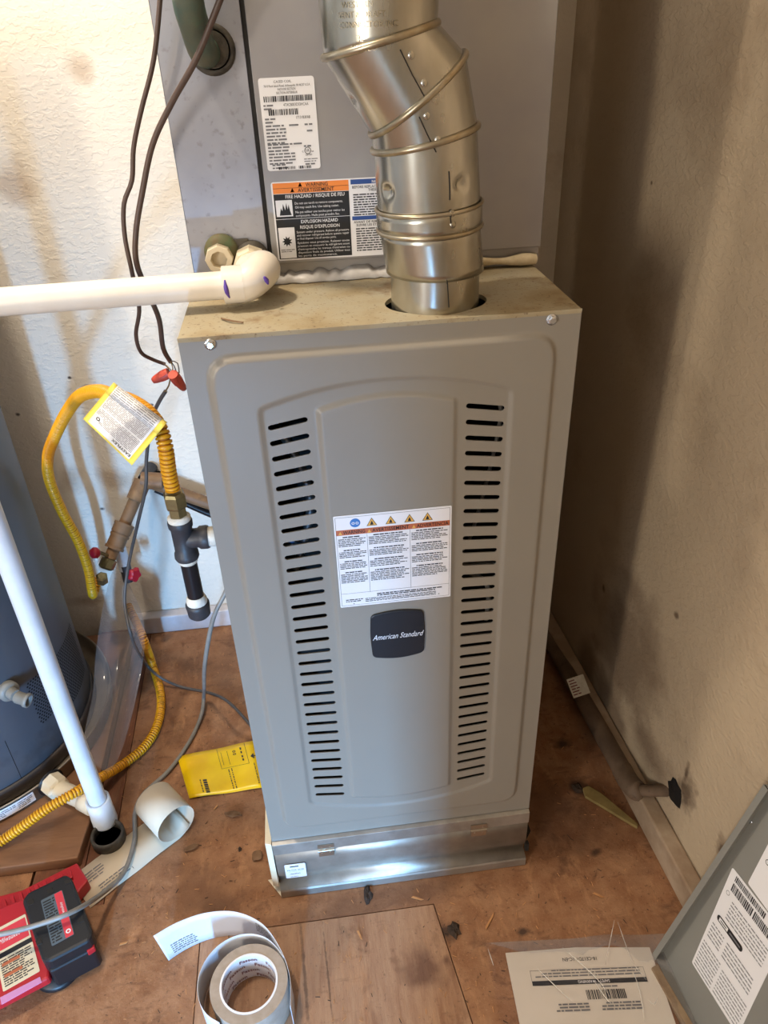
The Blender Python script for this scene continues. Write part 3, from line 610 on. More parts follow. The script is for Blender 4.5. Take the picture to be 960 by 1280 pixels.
# data sticker
def sheet_px(p00, p10, p01, y, off=.0006):
    O = P(*p00, y=y); U = P(*p10, y=y)-O; V = P(*p01, y=y)-O; O = O+Vector((0, -off, 0)); return Sheet(O, U, V), U.length, V.length
yp = YC-.012
s, Wd, Hd = sheet_px((335, 214), (401, 210), (321, 98), yp); s.base(Wd, Hd, M['white'], .003)
k = Wd/.066
s.text('CASED COIL', .018*k, .1020*Hd/.108, .0036, M['ink'], fit=.020); s.text('7610 Rock Island Road, Indianapolis, IN 46237 U.S.A.', .006*k, .0975*Hd/.108, .0034, M['ink'], fit=.055*k)
s.text('INDOOR SECTION', .022*k, .0935*Hd/.108, .0034, M['ink'], fit=.020); s.text('SECTION INTERIEUR', .020*k, .0895*Hd/.108, .0034, M['ink'], fit=.024)
hs = Hd/.108
s.bars(.004, .062*k, .081*hs, .0875*hs, M['ink']); s.text('4TXCB003DS3HCAA', .027*k, .0755*hs, .0042, M['ink'], fit=.030*k); s.lines(.003, .014, .080*hs, 2, .0035, M['greyink'], .5)
s.bars(.008, .044*k, .0655*hs, .0725*hs, M['ink']); s.text('17131B3FAB', .041*k, .0605*hs, .0042, M['ink'], fit=.017*k); s.lines(.003, .015, .0645*hs, 2, .0035, M['greyink'], .5)
s.lines(.003, .026, .0565*hs, 6, .0036, M['greyink'], .5); s.lines(.030, .042, .0565*hs, 1, .0036, M['greyink'], .5); s.lines(.048, .059, .0565*hs, 1, .0036, M['greyink'], .5); s.lines(.050, .059, .049*hs, 1, .0036, M['greyink'], .5)
s.lines(.003, .048, .0345*hs, 1, .0036, M['greyink'], .5); s.lines(.003, .028, .031*hs, 2, .0036, M['greyink'], .5); s.lines(.045, .055, .031*hs, 1, .0036, M['greyink'], .5); s.lines(.003, .034, .023*hs, 4, .0034, M['greyink'], .5)
s.ring(.0515*k, .0225*hs, .0032, .0039, M['ink']); s.text('UL', .0493*k, .0213*hs, .0040, M['ink'], bold=True); s.text('c', .0445*k, .0205*hs, .004, M['ink']); s.text('us', .0562*k, .0205*hs, .003, M['ink'], bold=True); s.text('LISTED', .0485*k, .0165*hs, .0026, M['ink'], bold=True)
s.lines(.044, .060, .0145*hs, 2, .0025, M['greyink'], .4); s.lines(.045, .059, .009*hs, 1, .0034, M['greyink'], .5); s.lines(.006, .028, .0095*hs, 2, .0032, M['greyink'], .5); s.bars(.013, .033, .001*hs, .0045*hs, M['ink']); s.bars(.037, .052, .001*hs, .0045*hs, M['ink'])
s.build('data_sticker', coil)['label'] = 'tall white data sticker with barcodes'
# warning sticker
s, Wd, Hd = sheet_px((348, 326), (480, 318), (337, 228), yp); WW = Wd*1.21; s.base(WW, Hd, M['white'], .003)
def R(u0, v0, u1, v1, m, w=.0004): s.rect(u0*WW, v0*Hd, u1*WW, v1*Hd, m, w)
UM = .575
R(.012, .855, UM, .985, M['orange']); R(.012, .02, UM, .85, M['inkblack']); R(.012, .918, UM, .922, M['inkblack'], .0005)
R(.012, .535, UM, .540, M['white'], .0005)
R(.022, .57, .145, .775, M['white'], .0005); R(.022, .03, .145, .43, M['white'], .0005)
sz = Hd*.085
def T(t, u, v, size, m, fit=None, bold=True, w=.0007): s.text(t, u*WW, v*Hd, size, m, bold=bold, fit=fit*WW if fit else None, w=w)
T('WARNING', .255, .930, Hd*.065, M['inkblack'], .165); T('AVERTISSEMENT', .195, .866, Hd*.065, M['inkblack'], .27)
for u, v in ((.215, .930), (.155, .866)): s.poly([(u*WW-.0025, v*Hd), (u*WW+.0025, v*Hd), (u*WW, v*Hd+.005)], M['inkblack'])
T('FIRE HAZARD / RISQUE DE FEU', .10, .795, Hd*.06, M['white'], .44)
for v, t, f in ((.715, 'Do not use torch to remove components.', .36), (.665, 'Oil may catch fire. Use tubing cutter.', .33), (.605, 'Ne pas utiliser une torche pour retirer les', .37), (.560, 'composants. Huile peut prendre feu.', .33), (.550-.035, 'Utilisez une coupe-tube.', .22)): T(t, .165, v if v > .53 else .548, Hd*.042, M['white'], f, False) if v > .53 else None
T('EXPLOSION HAZARD', .20, .475, Hd*.06, M['white'], .28); T("RISQUE D'EXPLOSION", .19, .405, Hd*.06, M['white'], .30)
for i, t in enumerate(('System under pressure. Relieve all pressure', 'and recover refrigerant before system repair', 'or final disposal. Use all service ports.', 'Système sous pression. Relever toute', 'pression et recouvrir le réfrigérant avant', "d'entreprendre les travaux d'entretien ou", 'disposition finale du produit. Utiliser tous', 'les ports de maintenance.')):
    T(t, .16, .35-i*.043-(.01 if i > 2 else 0), Hd*.040, M['white'], .40 if i not in (2, 7) else .30, False)
s.poly([(u*WW, v*Hd) for u, v in ((.045, .585), (.135, .585), (.125, .64), (.118, .72), (.108, .66), (.100, .74), (.09, .65), (.075, .73), (.068, .64), (.058, .68))], M['inkblack'], .0006)
star = []
for i in range(18):
    a = 2*math.pi*i/18; r_ = (.0065 if i % 2 else .0036); star.append((.083*WW+r_*math.cos(a), .25*Hd+r_*math.sin(a)))
s.poly(star, M['inkblack'], .0006); s.lines(.03*WW, .135*WW, .16*Hd, 2, .0022, M['greyink'], .4)
R(.59, .925, .985, .985, M['blue']); T('NOTICE', .75, .932, Hd*.052, M['white'], .10, w=.0008); R(.59, .475, .985, .525, M['blue']); T('AVIS', .78, .480, Hd*.045, M['white'], .05, w=.0008)
T('BEFORE REPLACING TXV CHECK', .60, .875, Hd*.045, M['ink'], .37); T('THESE STEPS:', .72, .835, Hd*.045, M['ink'], .13)
s.lines(.605*WW, .98*WW, .82*Hd, 9, Hd*.0315, M['ink'], .5); T('AVANT DE REMPLACER LE TXV', .60, .435, Hd*.042, M['ink'], .37); T('SUIVRE LES ÉTAPES SUIVANTES', .62, .395, Hd*.042, M['ink'], .34)
s.lines(.615*WW, .98*WW, .385*Hd, 10, Hd*.0315, M['ink'], .5)
s.build('warning_sticker', coil)['label'] = 'wide black, orange and white hazard sticker partly behind the flue'
# drain ports and line-set hole in the left strip
def on_strip(px, py): return P(px, py, y=YC)
hp = on_strip(265, 62)
b = MB(); b.lathe([(.020, 0), (.0255, .002), (.026, -.001), (.020, -.004)], hp, (0, -1, 0), 32); b.lathe([(.0185, .0012), (.001, .0010)], hp, (0, -1, 0), 24)
g_ = b.build('line_grommet', M['rubber'], coil); g_['label'] = 'dark rubber grommet round the refrigerant line'
pr = on_strip(276, 318); qr = on_strip(314, 325)
for nm, pc, m1 in (('port_collar', pr+Vector((.002, 0, .004)), M['green_grommet']), ('port_collar', qr+Vector((.002, 0, .003)), M['rubber'])):
    b = MB(); b.lathe([(.012, -.002), (.0215, 0), (.0215, .006), (.016, .010), (.012, .012)], pc, (0, -1, 0), 28); b.build(nm, m1, coil)
b = MB(); b.box(pr.x, qr.x, YC-.005, YC+.0, pr.z-.004, pr.z+.018); b.build('port_plate', M['rubber'], coil, bevel=.002)
b = MB(); b.lathe([(.009, .010), (.0165, .010), (.0175, .012), (.0175, .022), (.0165, .0245), (.0105, .0245), (.0100, .020), (.0095, .012)], pr+Vector((-.001, 0, -.001)), (0, -1, 0), 8, smooth=False); b.lathe([(.0103, .013), (.0005, .014)], pr+Vector((-.001, 0, -.001)), (0, -1, 0), 20)
d_ = b.build('drain_plug', M['cream'], coil); d_['label'] = 'white octagonal drain bushing'

# refrigerant line
b = MB(); a_ = P(232, -60, y=YC-.085); b.tube(rise(a_, -.05, -.05)+[a_, P(235, 0, y=YC-.07), P(244, 35, y=YC-.045), P(253, 62, y=YC-.018), hp+Vector((-.004, .03, -.004))], .0158, 20)
tag(b.build('refrigerant_line', M['copper']), 'dull green refrigerant line curving down into the hole in the coil cabinet', 'pipe')

# ------------------------------------------------------------------ flue
flue = thing('flue_pipe', (FX, FY, H-.02), 'shiny galvanised flue pipe with an adjustable elbow rising from the furnace top', 'flue pipe')
def ringpts(c, n, r, seg=72):
    n = Vector(n).normalized(); f = Vector((0, -1, 0)); f = (f-n*f.dot(n)).normalized(); sd = f.cross(n)*-1
    sd = n.cross(f)
    return [Vector(c)+(f*math.cos(2*math.pi*k/seg)+sd*math.sin(2*math.pi*k/seg))*r for k in range(seg)]
def tn(deg): a = math.radians(deg); return Vector((-math.sin(a), 0, math.cos(a)))
from mathutils.bvhtree import BVHTree
LOFT = []
def loft(name, rings, m, rows=6, dents=(), thick=.0009, mi_extra=None):
    b = MB(); allr = []
    for i in range(len(rings)-1):
        A, B = rings[i], rings[i+1]
        for k in range(rows): t = k/rows; allr.append([p*(1-t)+q*t for p, q in zip(A, B)])
    allr.append(rings[-1]); seg = len(rings[0]); v = [p for r_ in allr for p in r_]
    cen = [sum(r_, Vector())/seg for r_ in allr]
    for dp, rad, depth in dents:
        for i, r_ in enumerate(allr):
            for k in range(seg):
                q = v[i*seg+k]; dd = (q-dp).length
                if dd < rad*2.5: v[i*seg+k] = q+(cen[i]-q).normalized()*depth*math.exp(-(dd/rad)**2*1.5)
    f = [(i*seg+k, i*seg+(k+1) % seg, (i+1)*seg+(k+1) % seg, (i+1)*seg+k) for i in range(len(allr)-1) for k in range(seg)]
    b.add(v, f, 0, True); LOFT.append(BVHTree.FromPolygons([tuple(p) for p in v], f)); return b.build(name, m, flue, solid=thick)
def bead(c, n, r, t=.0028, name='bead', m=None):
    A = ringpts(c, n, r); b = MB(); c = Vector(c); nn = Vector(n).normalized(); v = []
    for p in A:
        rd = (p-c).normalized()
        for k in range(8): a = 2*math.pi*k/8; v.append(p+rd*math.cos(a)*t+nn*math.sin(a)*t*1.2)
    N_ = len(A); f = [(i*8+k, i*8+(k+1) % 8, ((i+1) % N_)*8+(k+1) % 8, ((i+1) % N_)*8+k) for i in range(N_) for k in range(8)]
    b.add(v, f, 0, True); return b.build(name, m or M['flue_rim'], flue)
UP = Vector((0, 0, 1))
p0 = Vector((.068, .066, .84)); p1 = P(543, 341, y=.066); p1 = Vector((.068, .066, p1.z)); band0 = P(537, 283, y=.064); band1 = P(536, 256, y=.063)
cA = P(531, 172, y=.058); cB = P(521, 118, y=.055); cC = P(475, 50, y=.045)
r0_, r1_ = .0505, .0555
b0 = P(541, 318, y=.065)
loft('inner_collar', [ringpts(p0, UP, r0_), ringpts(p1+Vector((0, 0, .02)), UP, r0_)], M['flue'])
loft('lower_collar', [ringpts(p1+Vector((0, 0, .004)), UP, .0553), ringpts(band0, tn(2), .0553)], M['flue'])
loft('clamp_band', [ringpts(band0, tn(2), .0578), ringpts(band1, tn(3), .0578)], M['flue'], 3)
bead(band0, tn(2), .0580, .0018); bead(band1, tn(3), .0580, .0018)
mid_ = (band1+cA)/2; d1 = flue_surf(484, 240, mid_, cA-band1, .0553); d2 = flue_surf(577, 230, mid_, cA-band1, .0553)
loft('elbow_section', [ringpts(band1, tn(3), .0555), ringpts(cA, tn(11), .0545)], M['flue'], 22, [(d1, .007, .006), (d2, .008, .007)])
bead(cA, tn(11), .0560)
loft('elbow_section', [ringpts(cA, tn(11), .0548), ringpts(cB, tn(36), .0585)], M['flue'], 10)
bead(cB, tn(36), .0595)
d3 = flue_surf(438, 128, (cB+cC)/2, cC-cB, .0575)
loft('elbow_section', [ringpts(cB, tn(36), .0580), ringpts(cC, tn(13), .0560)], M['flue'], 20, [(d3, .007, .006)])
bead(cC, tn(13), .0572)
cD = P(473, -8, y=.043)
loft('upper_pipe', [ringpts(cC, tn(13), .0560), ringpts(cD, UP, .0560), ringpts(Vector((cD.x, cD.y, 1.62)), UP, .0560)], M['flue'], 6)
bead(cD, UP, .0570, .0022)
loft('upper_pipe', [ringpts(Vector((cD.x, cD.y, 1.62)), UP, .0560), ringpts(Vector((cD.x, cD.y, ZC-.002)), UP, .0560)], M['flue'], 3)
# seams and rivets
def on_flue(px, py):
    best = None
    for t_ in LOFT:
        h_ = t_.ray_cast(CAMP, ray(px, py).normalized())
        if h_[0] is not None and (best is None or h_[3] < best[3]): best = h_
    return best[0], (best[1] if best[1].dot(CAMP-best[0]) > 0 else -best[1])
def seam(pts, name='seam'):
    b = MB(); q = []
    for (x0, y0), (x1, y1) in zip(pts[:-1], pts[1:]):
        for k in range(5): h_ = on_flue(x0+(x1-x0)*k/5, y0+(y1-y0)*k/5); q.append(h_[0]+h_[1]*.0008)
    h_ = on_flue(*pts[-1]); q.append(h_[0]+h_[1]*.0008); b.tube(q, .0006, 6, raw=True); b.build(name, M['edge'], flue)
seam([(524, 146), (534, 168), (545, 190)]); seam([(500, 62), (515, 93), (530, 120)]); seam([(562, 264), (563, 274), (564, 283)]); seam([(561, 214), (562, 235), (562, 250)]); seam([(559, 352), (560, 368), (561, 384)])
for x, y in ((514, 69), (530, 104), (533, 145), (547, 175), (565, 267), (566, 281)):
    q, rd = on_flue(x, y); q = q+rd*.0004
    b = MB(); b.lathe([(.0036, 0), (.0030, .0008), (.0012, .0014), (.0001, .0015)], q, rd, 12); b.build('rivet', M['flue'], flue)
# stamped writing on the upper pipe
def cylmap(c, r, a0):
    c = Vector(c)
    def f(u, v, w):
        a = a0+u/r; return Vector((c.x+(r+w)*math.sin(a), c.y-(r+w)*math.cos(a), c.z+v))
    return f
zz_ = P(425, 62, y=-.005).z; s = Sheet((0, 0, 0), (1, 0, 0), (0, 0, 1), map3=cylmap((cD.x, cD.y, zz_), .0562, -.85))
for t_, u_0, v_0 in (('WESTERN', .006, .031), ('VENT & DRAFT', .001, .0235), ('CONNECTOR INC', .002, .016), ('3L', .020, .0055), ('MEXICO', .014, -.002)): s.text(t_, u_0, v_0, .0068, M['flue_rim'], w=.0004)
s.build('stamping', flue)['label'] = 'stamped lettering'

# ------------------------------------------------------------------ condensate pipe in front of the coil
cp = thing('condensate_pipe', P(150, 372, y=.09), 'white PVC condensate pipe running left from the coil cabinet with a purple-stained elbow', 'pipe')
e0 = P(286, 356, y=.095); L0 = P(-700, 430, y=.095); L0.z = L0.z
dirp = (e0-L0).normalized()
b = MB(); b.tube([L0, e0+dirp*.01], .0158, 24, raw=True); b.build('pipe_run', M['pvc'], cp)
ec = P(318, 347, y=.10)
b = MB(); b.tube([e0-dirp*.006, e0+dirp*.018], .0212, 24, raw=True); b.build('elbow_socket', M['pvc'], cp)
b = MB(); b.tube([e0+dirp*.004, e0+dirp*.018, ec+Vector((.000, .0, .0)), ec+Vector((.010, .022, .004)), Vector((qr.x, YC-.042, qr.z-.004))], .0208, 24, step=.004); b.build('elbow', M['pvc'], cp)
b = MB(); b.lathe([(.012, .006), (.0205, .008), (.0215, .010), (.0215, .026), (.020, .030), (.0185, .032)], qr+Vector((0, 0, 0)), (0, -1, 0), 8, smooth=False); b.lathe([(.0185, .028), (.0185, .048)], qr+Vector((0, 0, -.002)), (0, -1, 0), 20); b.build('hex_adapter', M['cream'], cp)
fr = (CAMP-e0).normalized()
b = MB()
for (a_, l, wd, h0) in ((0, .010, .004, .004), (.002, .009, .004, -.006)):
    pass
def stain(pts, c, n, r, name, m):
    b = MB(); q = [flue_surf(x, y, c, n, r) for x, y in pts]; b.tube(q, lambda a, t: .0022*math.sin(math.pi*min(max(t, .08), .92))+.0006, 8); o = b.build(name, m, cp); return o
stain([(281, 350), (282, 358), (284, 366), (287, 372)], e0, dirp, .0206, 'primer_stain', M['purple'])['label'] = 'purple primer smear'
stain([(330, 346), (333, 350), (335, 355)], ec, Vector((.3, 1, .1)), .0205, 'primer_stain', M['purple'])['label'] = 'purple primer smear'

# twig on the furnace top
b = MB(); b.tube([P(277, 398, z=H+.003), P(290, 401, z=H+.004), P(304, 403, z=H+.003)], .0012, 6); tag(b.build('twig', M['gaspipe']), 'short rusty twig lying on the furnace top below the white pipe', 'twig')

# ------------------------------------------------------------------ wires
def wire(name, pts, r, m, label, cat='wire', group=None, step=.006, seg=10):
    b = MB(); b.tube(pts, r, seg, step=step); return tag(b.build(name, m), label, cat, group)
yw = .165
wire('thermostat_wire', rise(P(203, -60, y=yw), .01)+[P(203, -60, y=yw), P(200, 0, y=yw), P(192, 75, y=yw), P(176, 140, y=yw), P(167, 185, y=yw), P(165, 225, y=yw), P(155, 255, y=yw), P(156, 295, y=yw), P(165, 340, y=yw), P(174, 385, y=yw+.02), P(170, 418, y=yw+.05), P(176, 440, y=yw+.08), P(190, 449, y=yw+.1), P(206, 455, y=yw+.11)], .0027, M['wire'], 'left one of two brown wires hanging down the wall to the red wire nuts', group='brown thermostat wires')
wire('thermostat_wire', rise(P(290, -40, y=yw-.05), .25, -.05)+[P(290, -40, y=yw-.05), P(275, 0, y=yw-.04), P(246, 72, y=yw-.03), P(215, 128, y=yw-.01), P(191, 180, y=yw), P(178, 240, y=yw), P(170, 290, y=yw), P(171, 330, y=yw), P(187, 370, y=yw+.02), P(199, 400, y=yw+.05), P(204, 435, y=yw+.08), P(213, 452, y=yw+.1)], .0034, M['wire'], 'thicker brown wire crossing in front of the coil cabinet corner', group='brown thermostat wires')
yn = yw+.105
def pn(px, py, y=yn): return P(px, py, y=y)
nut1 = thing('wire_nut', pn(203, 470), 'red wire nut pointing left at the end of the brown wires', 'wire nut', 'red wire nuts')
nut2 = thing('wire_nut', pn(222, 470), 'red wire nut pointing down right against the furnace side', 'wire nut', 'red wire nuts')
for nt, a_, c_ in ((nut1, pn(211, 466), pn(191, 476)), (nut2, pn(216, 468, yn-.03), pn(230, 486, yn-.01))):
    d = (c_-a_); L_ = d.length; b = MB(); b.lathe([(.0075, 0), (.0080, L_*.15), (.0080, L_*.4), (.0058, L_*.85), (.0042, L_), (.001, L_*1.02)], a_, d, 14); b.build('shell', M['nut_red'], nt)
    b = MB(); e1 = d.orthogonal().normalized(); e2 = d.normalized().cross(e1)
    for k in range(6):
        aa = 2*math.pi*k/6; rdir = e1*math.cos(aa)+e2*math.sin(aa); b.tube([a_+d*.15+rdir*.0080, a_+d*.5+rdir*.0074], .0009, 5, raw=True)
    b.build('grip_rib', M['nut_red'], nt)
strands = thing('bare_conductors', pn(214, 460), 'frayed copper strands twisted together above the red wire nuts', 'wire')
for k, (pa, pb, pc) in enumerate((((204, 454), (210, 460), (213, 468)), ((207, 456), (213, 462), (216, 470)), ((212, 450), (218, 458), (221, 468)), ((213, 452), (216, 460), (214, 470)), ((214, 451), (222, 454), (224, 466)))):
    b = MB(); b.tube([pn(*pa, yn-.004*k), pn(*pb, yn-.01-.002*k), pn(*pc, yn-.004*k)], .0008, 6); b.build('strand', M['strand'] if k % 2 else M['wire'], strands)
b = MB(); b.tube([pn(213, 472), pn(211, 482), pn(206, 490, yn+.02)], .0012, 6); b.build('strand', M['strand'], strands)
wire('control_cable', [pn(207, 489, yn+.02), pn(200, 500, yn+.03), pn(193, 515, .34), pn(187, 540, .37), pn(183, 575, .38), pn(182, 610, .38), pn(172, 655, .40), pn(160, 710, .42), pn(156, 755, .40), pn(166, 800, .36), P(181, 828, z=-.075), P(198, 845, z=-.105), P(225, 858, z=-.136), P(262, 866, z=-.141), P(285, 877, z=-.141), P(312, 905, z=-.141), P(330, 930, z=-.141)], .0031, M['wire_grey'], 'dark grey cable drooping from the wire nuts to the floor and under the furnace', 'cable')
wire('grey_cable', [P(292, 715, y=.33), P(281, 742, y=.32), P(266, 775, y=.31), P(256, 830, y=.33), P(255, 865, z=-.10), P(252, 892, z=-.133), P(238, 925, z=-.14), P(212, 962, z=-.139), P(180, 992, z=-.139), P(169, 1015, z=-.138), P(168, 1050, z=-.135), P(155, 1090, z=-.130), P(130, 1115, z=-.105), P(92, 1139, z=-.045), P(50, 1155, z=-.042), P(0, 1168, z=-.045), P(-80, 1180, z=-.07), P(-200, 1170, z=-.135), P(-420, 1120, z=-.138)], .0043, M['cable_grey'], 'long grey cable looping from the furnace side over the battery charger', 'cable')

# ------------------------------------------------------------------ gas: yellow connectors
def hose(name, pts, r, label):
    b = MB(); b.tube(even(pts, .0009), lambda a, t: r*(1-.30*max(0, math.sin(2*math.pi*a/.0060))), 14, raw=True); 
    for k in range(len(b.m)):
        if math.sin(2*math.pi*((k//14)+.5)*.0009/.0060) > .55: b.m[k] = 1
    root = thing(name, sum(pts, Vector())/len(pts), label, 'gas hose', 'yellow corrugated gas connectors'); o = b.build('corrugated_tube', [M['yellow'], M['groove_shade']], root); return root
TY = .10
h1 = [P(216, 612, y=TY), P(211, 590, y=TY), P(207, 560, y=TY), P(201, 538, y=TY+.01), P(188, 518, y=TY+.03), P(165, 502, y=TY+.07), P(140, 494, y=TY+.12), P(122, 489, y=TY+.17), P(100, 495, y=.34), P(84, 515, y=.40), P(70, 542, y=.45), P(60, 570, y=.50), P(62, 600, y=.54), P(78, 640, y=.58), P(97, 675, y=.60), P(110, 710, y=.62), P(115, 738, y=.63), P(117, 742, y=.660), P(123, 722, y=.69)]
con1 = hose('gas_connector', h1, .0104, 'yellow corrugated gas connector looping off the wall with a paper tag')
# tag rolled over the hose
tg = {}
def tagmap(u, v, w):
    # u along the hose 0..1, v 0..1 hangs down, wraps round the hose in the first quarter
    A = P(203, 535, y=TY-.012); B = P(137, 484, y=TY+.085); ax = B-A; o_ = A+ax*u; n = (CAMP-o_).normalized(); dn = ax.normalized().cross(n); dn = dn if dn.z < 0 else -dn
    rr_ = .0135
    if v < .30:
        a = math.pi*1.0*(v/.30)-.6; q = o_+n*(math.cos(a)*rr_)+dn*(-math.sin(a)*rr_*-1)
        a = math.pi*(0.75-1.25*v/.30); q = o_+n*(rr_*math.sin(math.pi/2-abs(0)) if False else rr_*math.cos(a-.0))-dn*(rr_*math.sin(a))
    else:
        a = math.pi*(-.5); q = o_-dn*(rr_*math.sin(a))+dn*((v-.30)*.108)-n*(.012*(v-.3)) - ax.normalized()*(-.0)
        q = q+n*0
    return q+n*w
b = MB(); nu, nv = 12, 30
def shear_u(i, j):
    v = j/nv; return i/nu
v = [tagmap(i/nu, j/nv, 0) for j in range(nv+1) for i in range(nu+1)]
idx = lambda i, j: j*(nu+1)+i
fy = []; fw = []
for j in range(nv):
    for i in range(nu):
        (fy if (i in (0, nu-1) or j in (nv-1, 0)) else fw).append((idx(i, j), idx(i+1, j), idx(i+1, j+1), idx(i, j+1)))
M['tagyellow'] = mat('tag_yellow', 'e6d25a', rough=0.5)
b.add(v, fw, 0, True); b.add(v, fy, 1, True)
tg = b.build('paper_tag', [M['white'], M['tagyellow']], con1, solid=.0004); tg['label'] = 'white printed tag with yellow border rolled round the hose'
rr = random.Random(2)
s = Sheet((0, 0, 0), (1, 0, 0), (0, 0, 1), map3=tagmap)
for j in range(31):
    v0 = .05+j*.0265
    if .56 < v0 < .60: continue
    u = .12
    while u < .88:
        L_ = min(.03+rr.random()*.1, .9-u)
        if not (u > .72 and v0 > .72): s.rect(u, v0, u+L_, v0+.008, M['greyink'], .0009)
        u += L_+.015
s.rect(.12, .50, .88, .507, M['ink'], .001); s.rect(.12, .66, .88, .667, M['ink'], .001)
V_, F_ = text_geo('EASYFLEX', 1.0, 0, True); mx = max(p[0] for p in V_)
s.mb.add([s.pt(.10+x/mx*.36, .885+y*.065, .001) for x, y in V_], F_, s.mi(M['inkblack'])); s.ring(.82, .80, .02, .035, M['ink'], .001)
s.build('tag_print', tg)
h2 = [P(160, 757, y=.70), P(169, 775, y=.66), P(179, 798, y=.60), P(191, 832, z=-.130), P(201, 870, z=-.134), P(197, 905, z=-.134), P(180, 934, z=-.134), P(150, 958, z=-.128), P(122, 974, z=-.100), P(95, 990, z=-.066), P(60, 1010, z=-.070), P(25, 1035, z=-.090), P(0, 1052, z=-.103), P(-60, 1090, z=-.108), P(-200, 1160, z=-.108), P(-360, 1180, z=-.108)]
con2 = hose('gas_connector', h2, .0098, 'yellow corrugated hose lying on the floor in front of the water heater')

# drip leg assembly
dl = thing('gas_drip_leg', P(243, 768, y=TY), 'black iron gas tee with capped drip leg beside the furnace', 'pipe fitting')
axd = Vector((0, 0, -1)); ct = P(229, 672, y=TY)
def at(z): return Vector((ct.x, ct.y, z))
z_nut = P(215, 617, y=TY).z; zt0 = P(222, 650, y=TY).z; zt1 = P(234, 697, y=TY).z; zc0 = P(240, 752, y=TY).z; zc1 = P(243, 771, y=TY).z
b = MB(); b.lathe([(.011, 0), (.0145, .001), (.0155, .004), (.0155, .020), (.013, .024)], at(z_nut-.022), UP, 6, smooth=False); b.build('flare_nut', M['brass'], dl)
b = MB(); b.lathe([(.011, 0), (.0125, .002), (.0125, .014), (.011, .016)], at(z_nut-.036), UP, 6, smooth=False); b.build('brass_adapter', M['brass'], dl)
b = MB(); b.lathe([(.0155, 0), (.0160, .006), (.0120, .009)], at(zt0-.001), UP, 20); b.build('thread_seal', M['tape'], dl)
b = MB(); b.lathe([(.0165, zt0), (.0170, zt0-.004), (.0165, zt0-.010), (.0148, zt0-.013), (.0148, zt1+.013), (.0165, zt1+.010), (.0170, zt1+.004), (.0160, zt1)][::-1] and [(.0160, zt1-zt1), (.0172, .003), (.0168, .010), (.0148, .013), (.0148, zt0-zt1-.013), (.0168, zt0-zt1-.010), (.0172, zt0-zt1-.003), (.0165, zt0-zt1)], at(zt1), UP, 24)
zm = (zt0+zt1)/2
b.lathe([(.0140, 0), (.0140, .020), (.0165, .023), (.0170, .032), (.0160, .035)], at(zm), (1, 0, 0), 24); b.build('tee', M['iron'], dl)
b = MB(); b.lathe([(.0140, 0), (.0145, .008), (.0120, .012)], at(zm)+Vector((.034, 0, 0)), (1, 0, 0), 20); b.build('thread_seal', M['tape'], dl)
xf = -HW-ct.x-.001
b = MB(); b.lathe([(.0108, .034), (.0108, xf+.012)], at(zm), (1, 0, 0), 20); b.build('branch_nipple', M['ironpipe'], dl)
b = MB(); b.lathe([(.0130, 0), (.0145, .004), (.0150, .008)], at(zt1-.007), UP, 20); b.build('thread_seal', M['tape'], dl)
b = MB(); b.lathe([(.0118, 0), (.0118, zt1-zc0)], at(zc0), UP, 24); b.build('drip_nipple', M['ironpipe'], dl)
b = MB(); b.lathe([(.0150, 0), (.0155, .006), (.0125, .014)], at(zc0-.003), UP, 20); b.build('thread_seal', M['tape'], dl)
b = MB(); b.lathe([(.002, 0), (.013, .001), (.0165, .005), (.0170, .018), (.0175, .020), (.0175, .025), (.0155, .027)], at(zc1), UP, 24); b.build('cap', M['iron'], dl)

# brown gas pipe on the wall
YG = .728
gp = thing('gas_pipe', P(180, 605, y=YG), 'brown painted gas pipe coming out of the back wall with a valve', 'pipe')
b = MB(); tq = P(180, 600, y=YG); b.tube([tq, P(300, 640, y=YG), Vector((-.14, YG, P(300, 640, y=YG).z-.005))], .0145, 16, step=.02); b.build('horizontal_run', M['gaspipe'], gp)
b = MB(); b.tube([tq+Vector((.02, 0, -.026)), P(300, 655, y=YG), Vector((-.14, YG, P(300, 640, y=YG).z-.03))], .008, 12, step=.02); b.build('black_line', M['ironpipe'], gp)
v0_ = P(178, 603, y=YG); v1_ = P(134, 706, y=.62); dv = v1_-v0_
b = MB(); b.tube([v0_, v0_+dv*.92], .0135, 16, raw=True); b.build('dropping_run', M['gaspipe'], gp)
b = MB(); b.tube([tq+Vector((-.006, 0, 0)), tq+Vector((.04, 0, -.008))], .0195, 20, raw=True); b.tube([v0_-dv*.02, v0_+dv*.22], .0190, 20, raw=True); b.build('tee', M['gaspipe'], gp)
b = MB(); b.tube([v0_+dv*.50, v0_+dv*.62], .0215, 18, raw=True); b.tube([v0_+dv*.62, v0_+dv*.78], .0195, 18, raw=True); b.build('union', M['gaspipe'], gp)
for k in (.50, .63, .78):
    b = MB(); b.tube([v0_+dv*k, v0_+dv*(k+.03)], .0225 if k < .6 else .0212, 18, raw=True); b.build('union_ring', M['gaspipe'], gp)
b = MB(); b.lathe([(.010, 0), (.017, .002), (.017, .022), (.012, .026)], v0_+dv*.92, dv, 8, smooth=False); b.build('valve_body', M['brass'], gp)
b = MB(); b.lathe([(.009, 0), (.014, .002), (.014, .020), (.010, .024)], P(127, 720, y=.66), Vector((-.2, .3, -1)), 6, smooth=False); b.build('flare_nut', M['brass'], gp)
kq = P(122, 690, y=.60)
b = MB(); b.lathe([(.004, 0), (.011, .002), (.013, .006), (.011, .014), (.005, .016)], kq, (-.5, -.8, .3), 10); b.build('valve_handle', M['redknob'], gp)['label'] = 'faded red valve handle'
b = MB(); b.tube([kq, v0_+dv*.9], .004, 8, raw=True); b.build('valve_stem', M['brass'], gp)
b = MB(); pts = []
rr = random.Random(8)
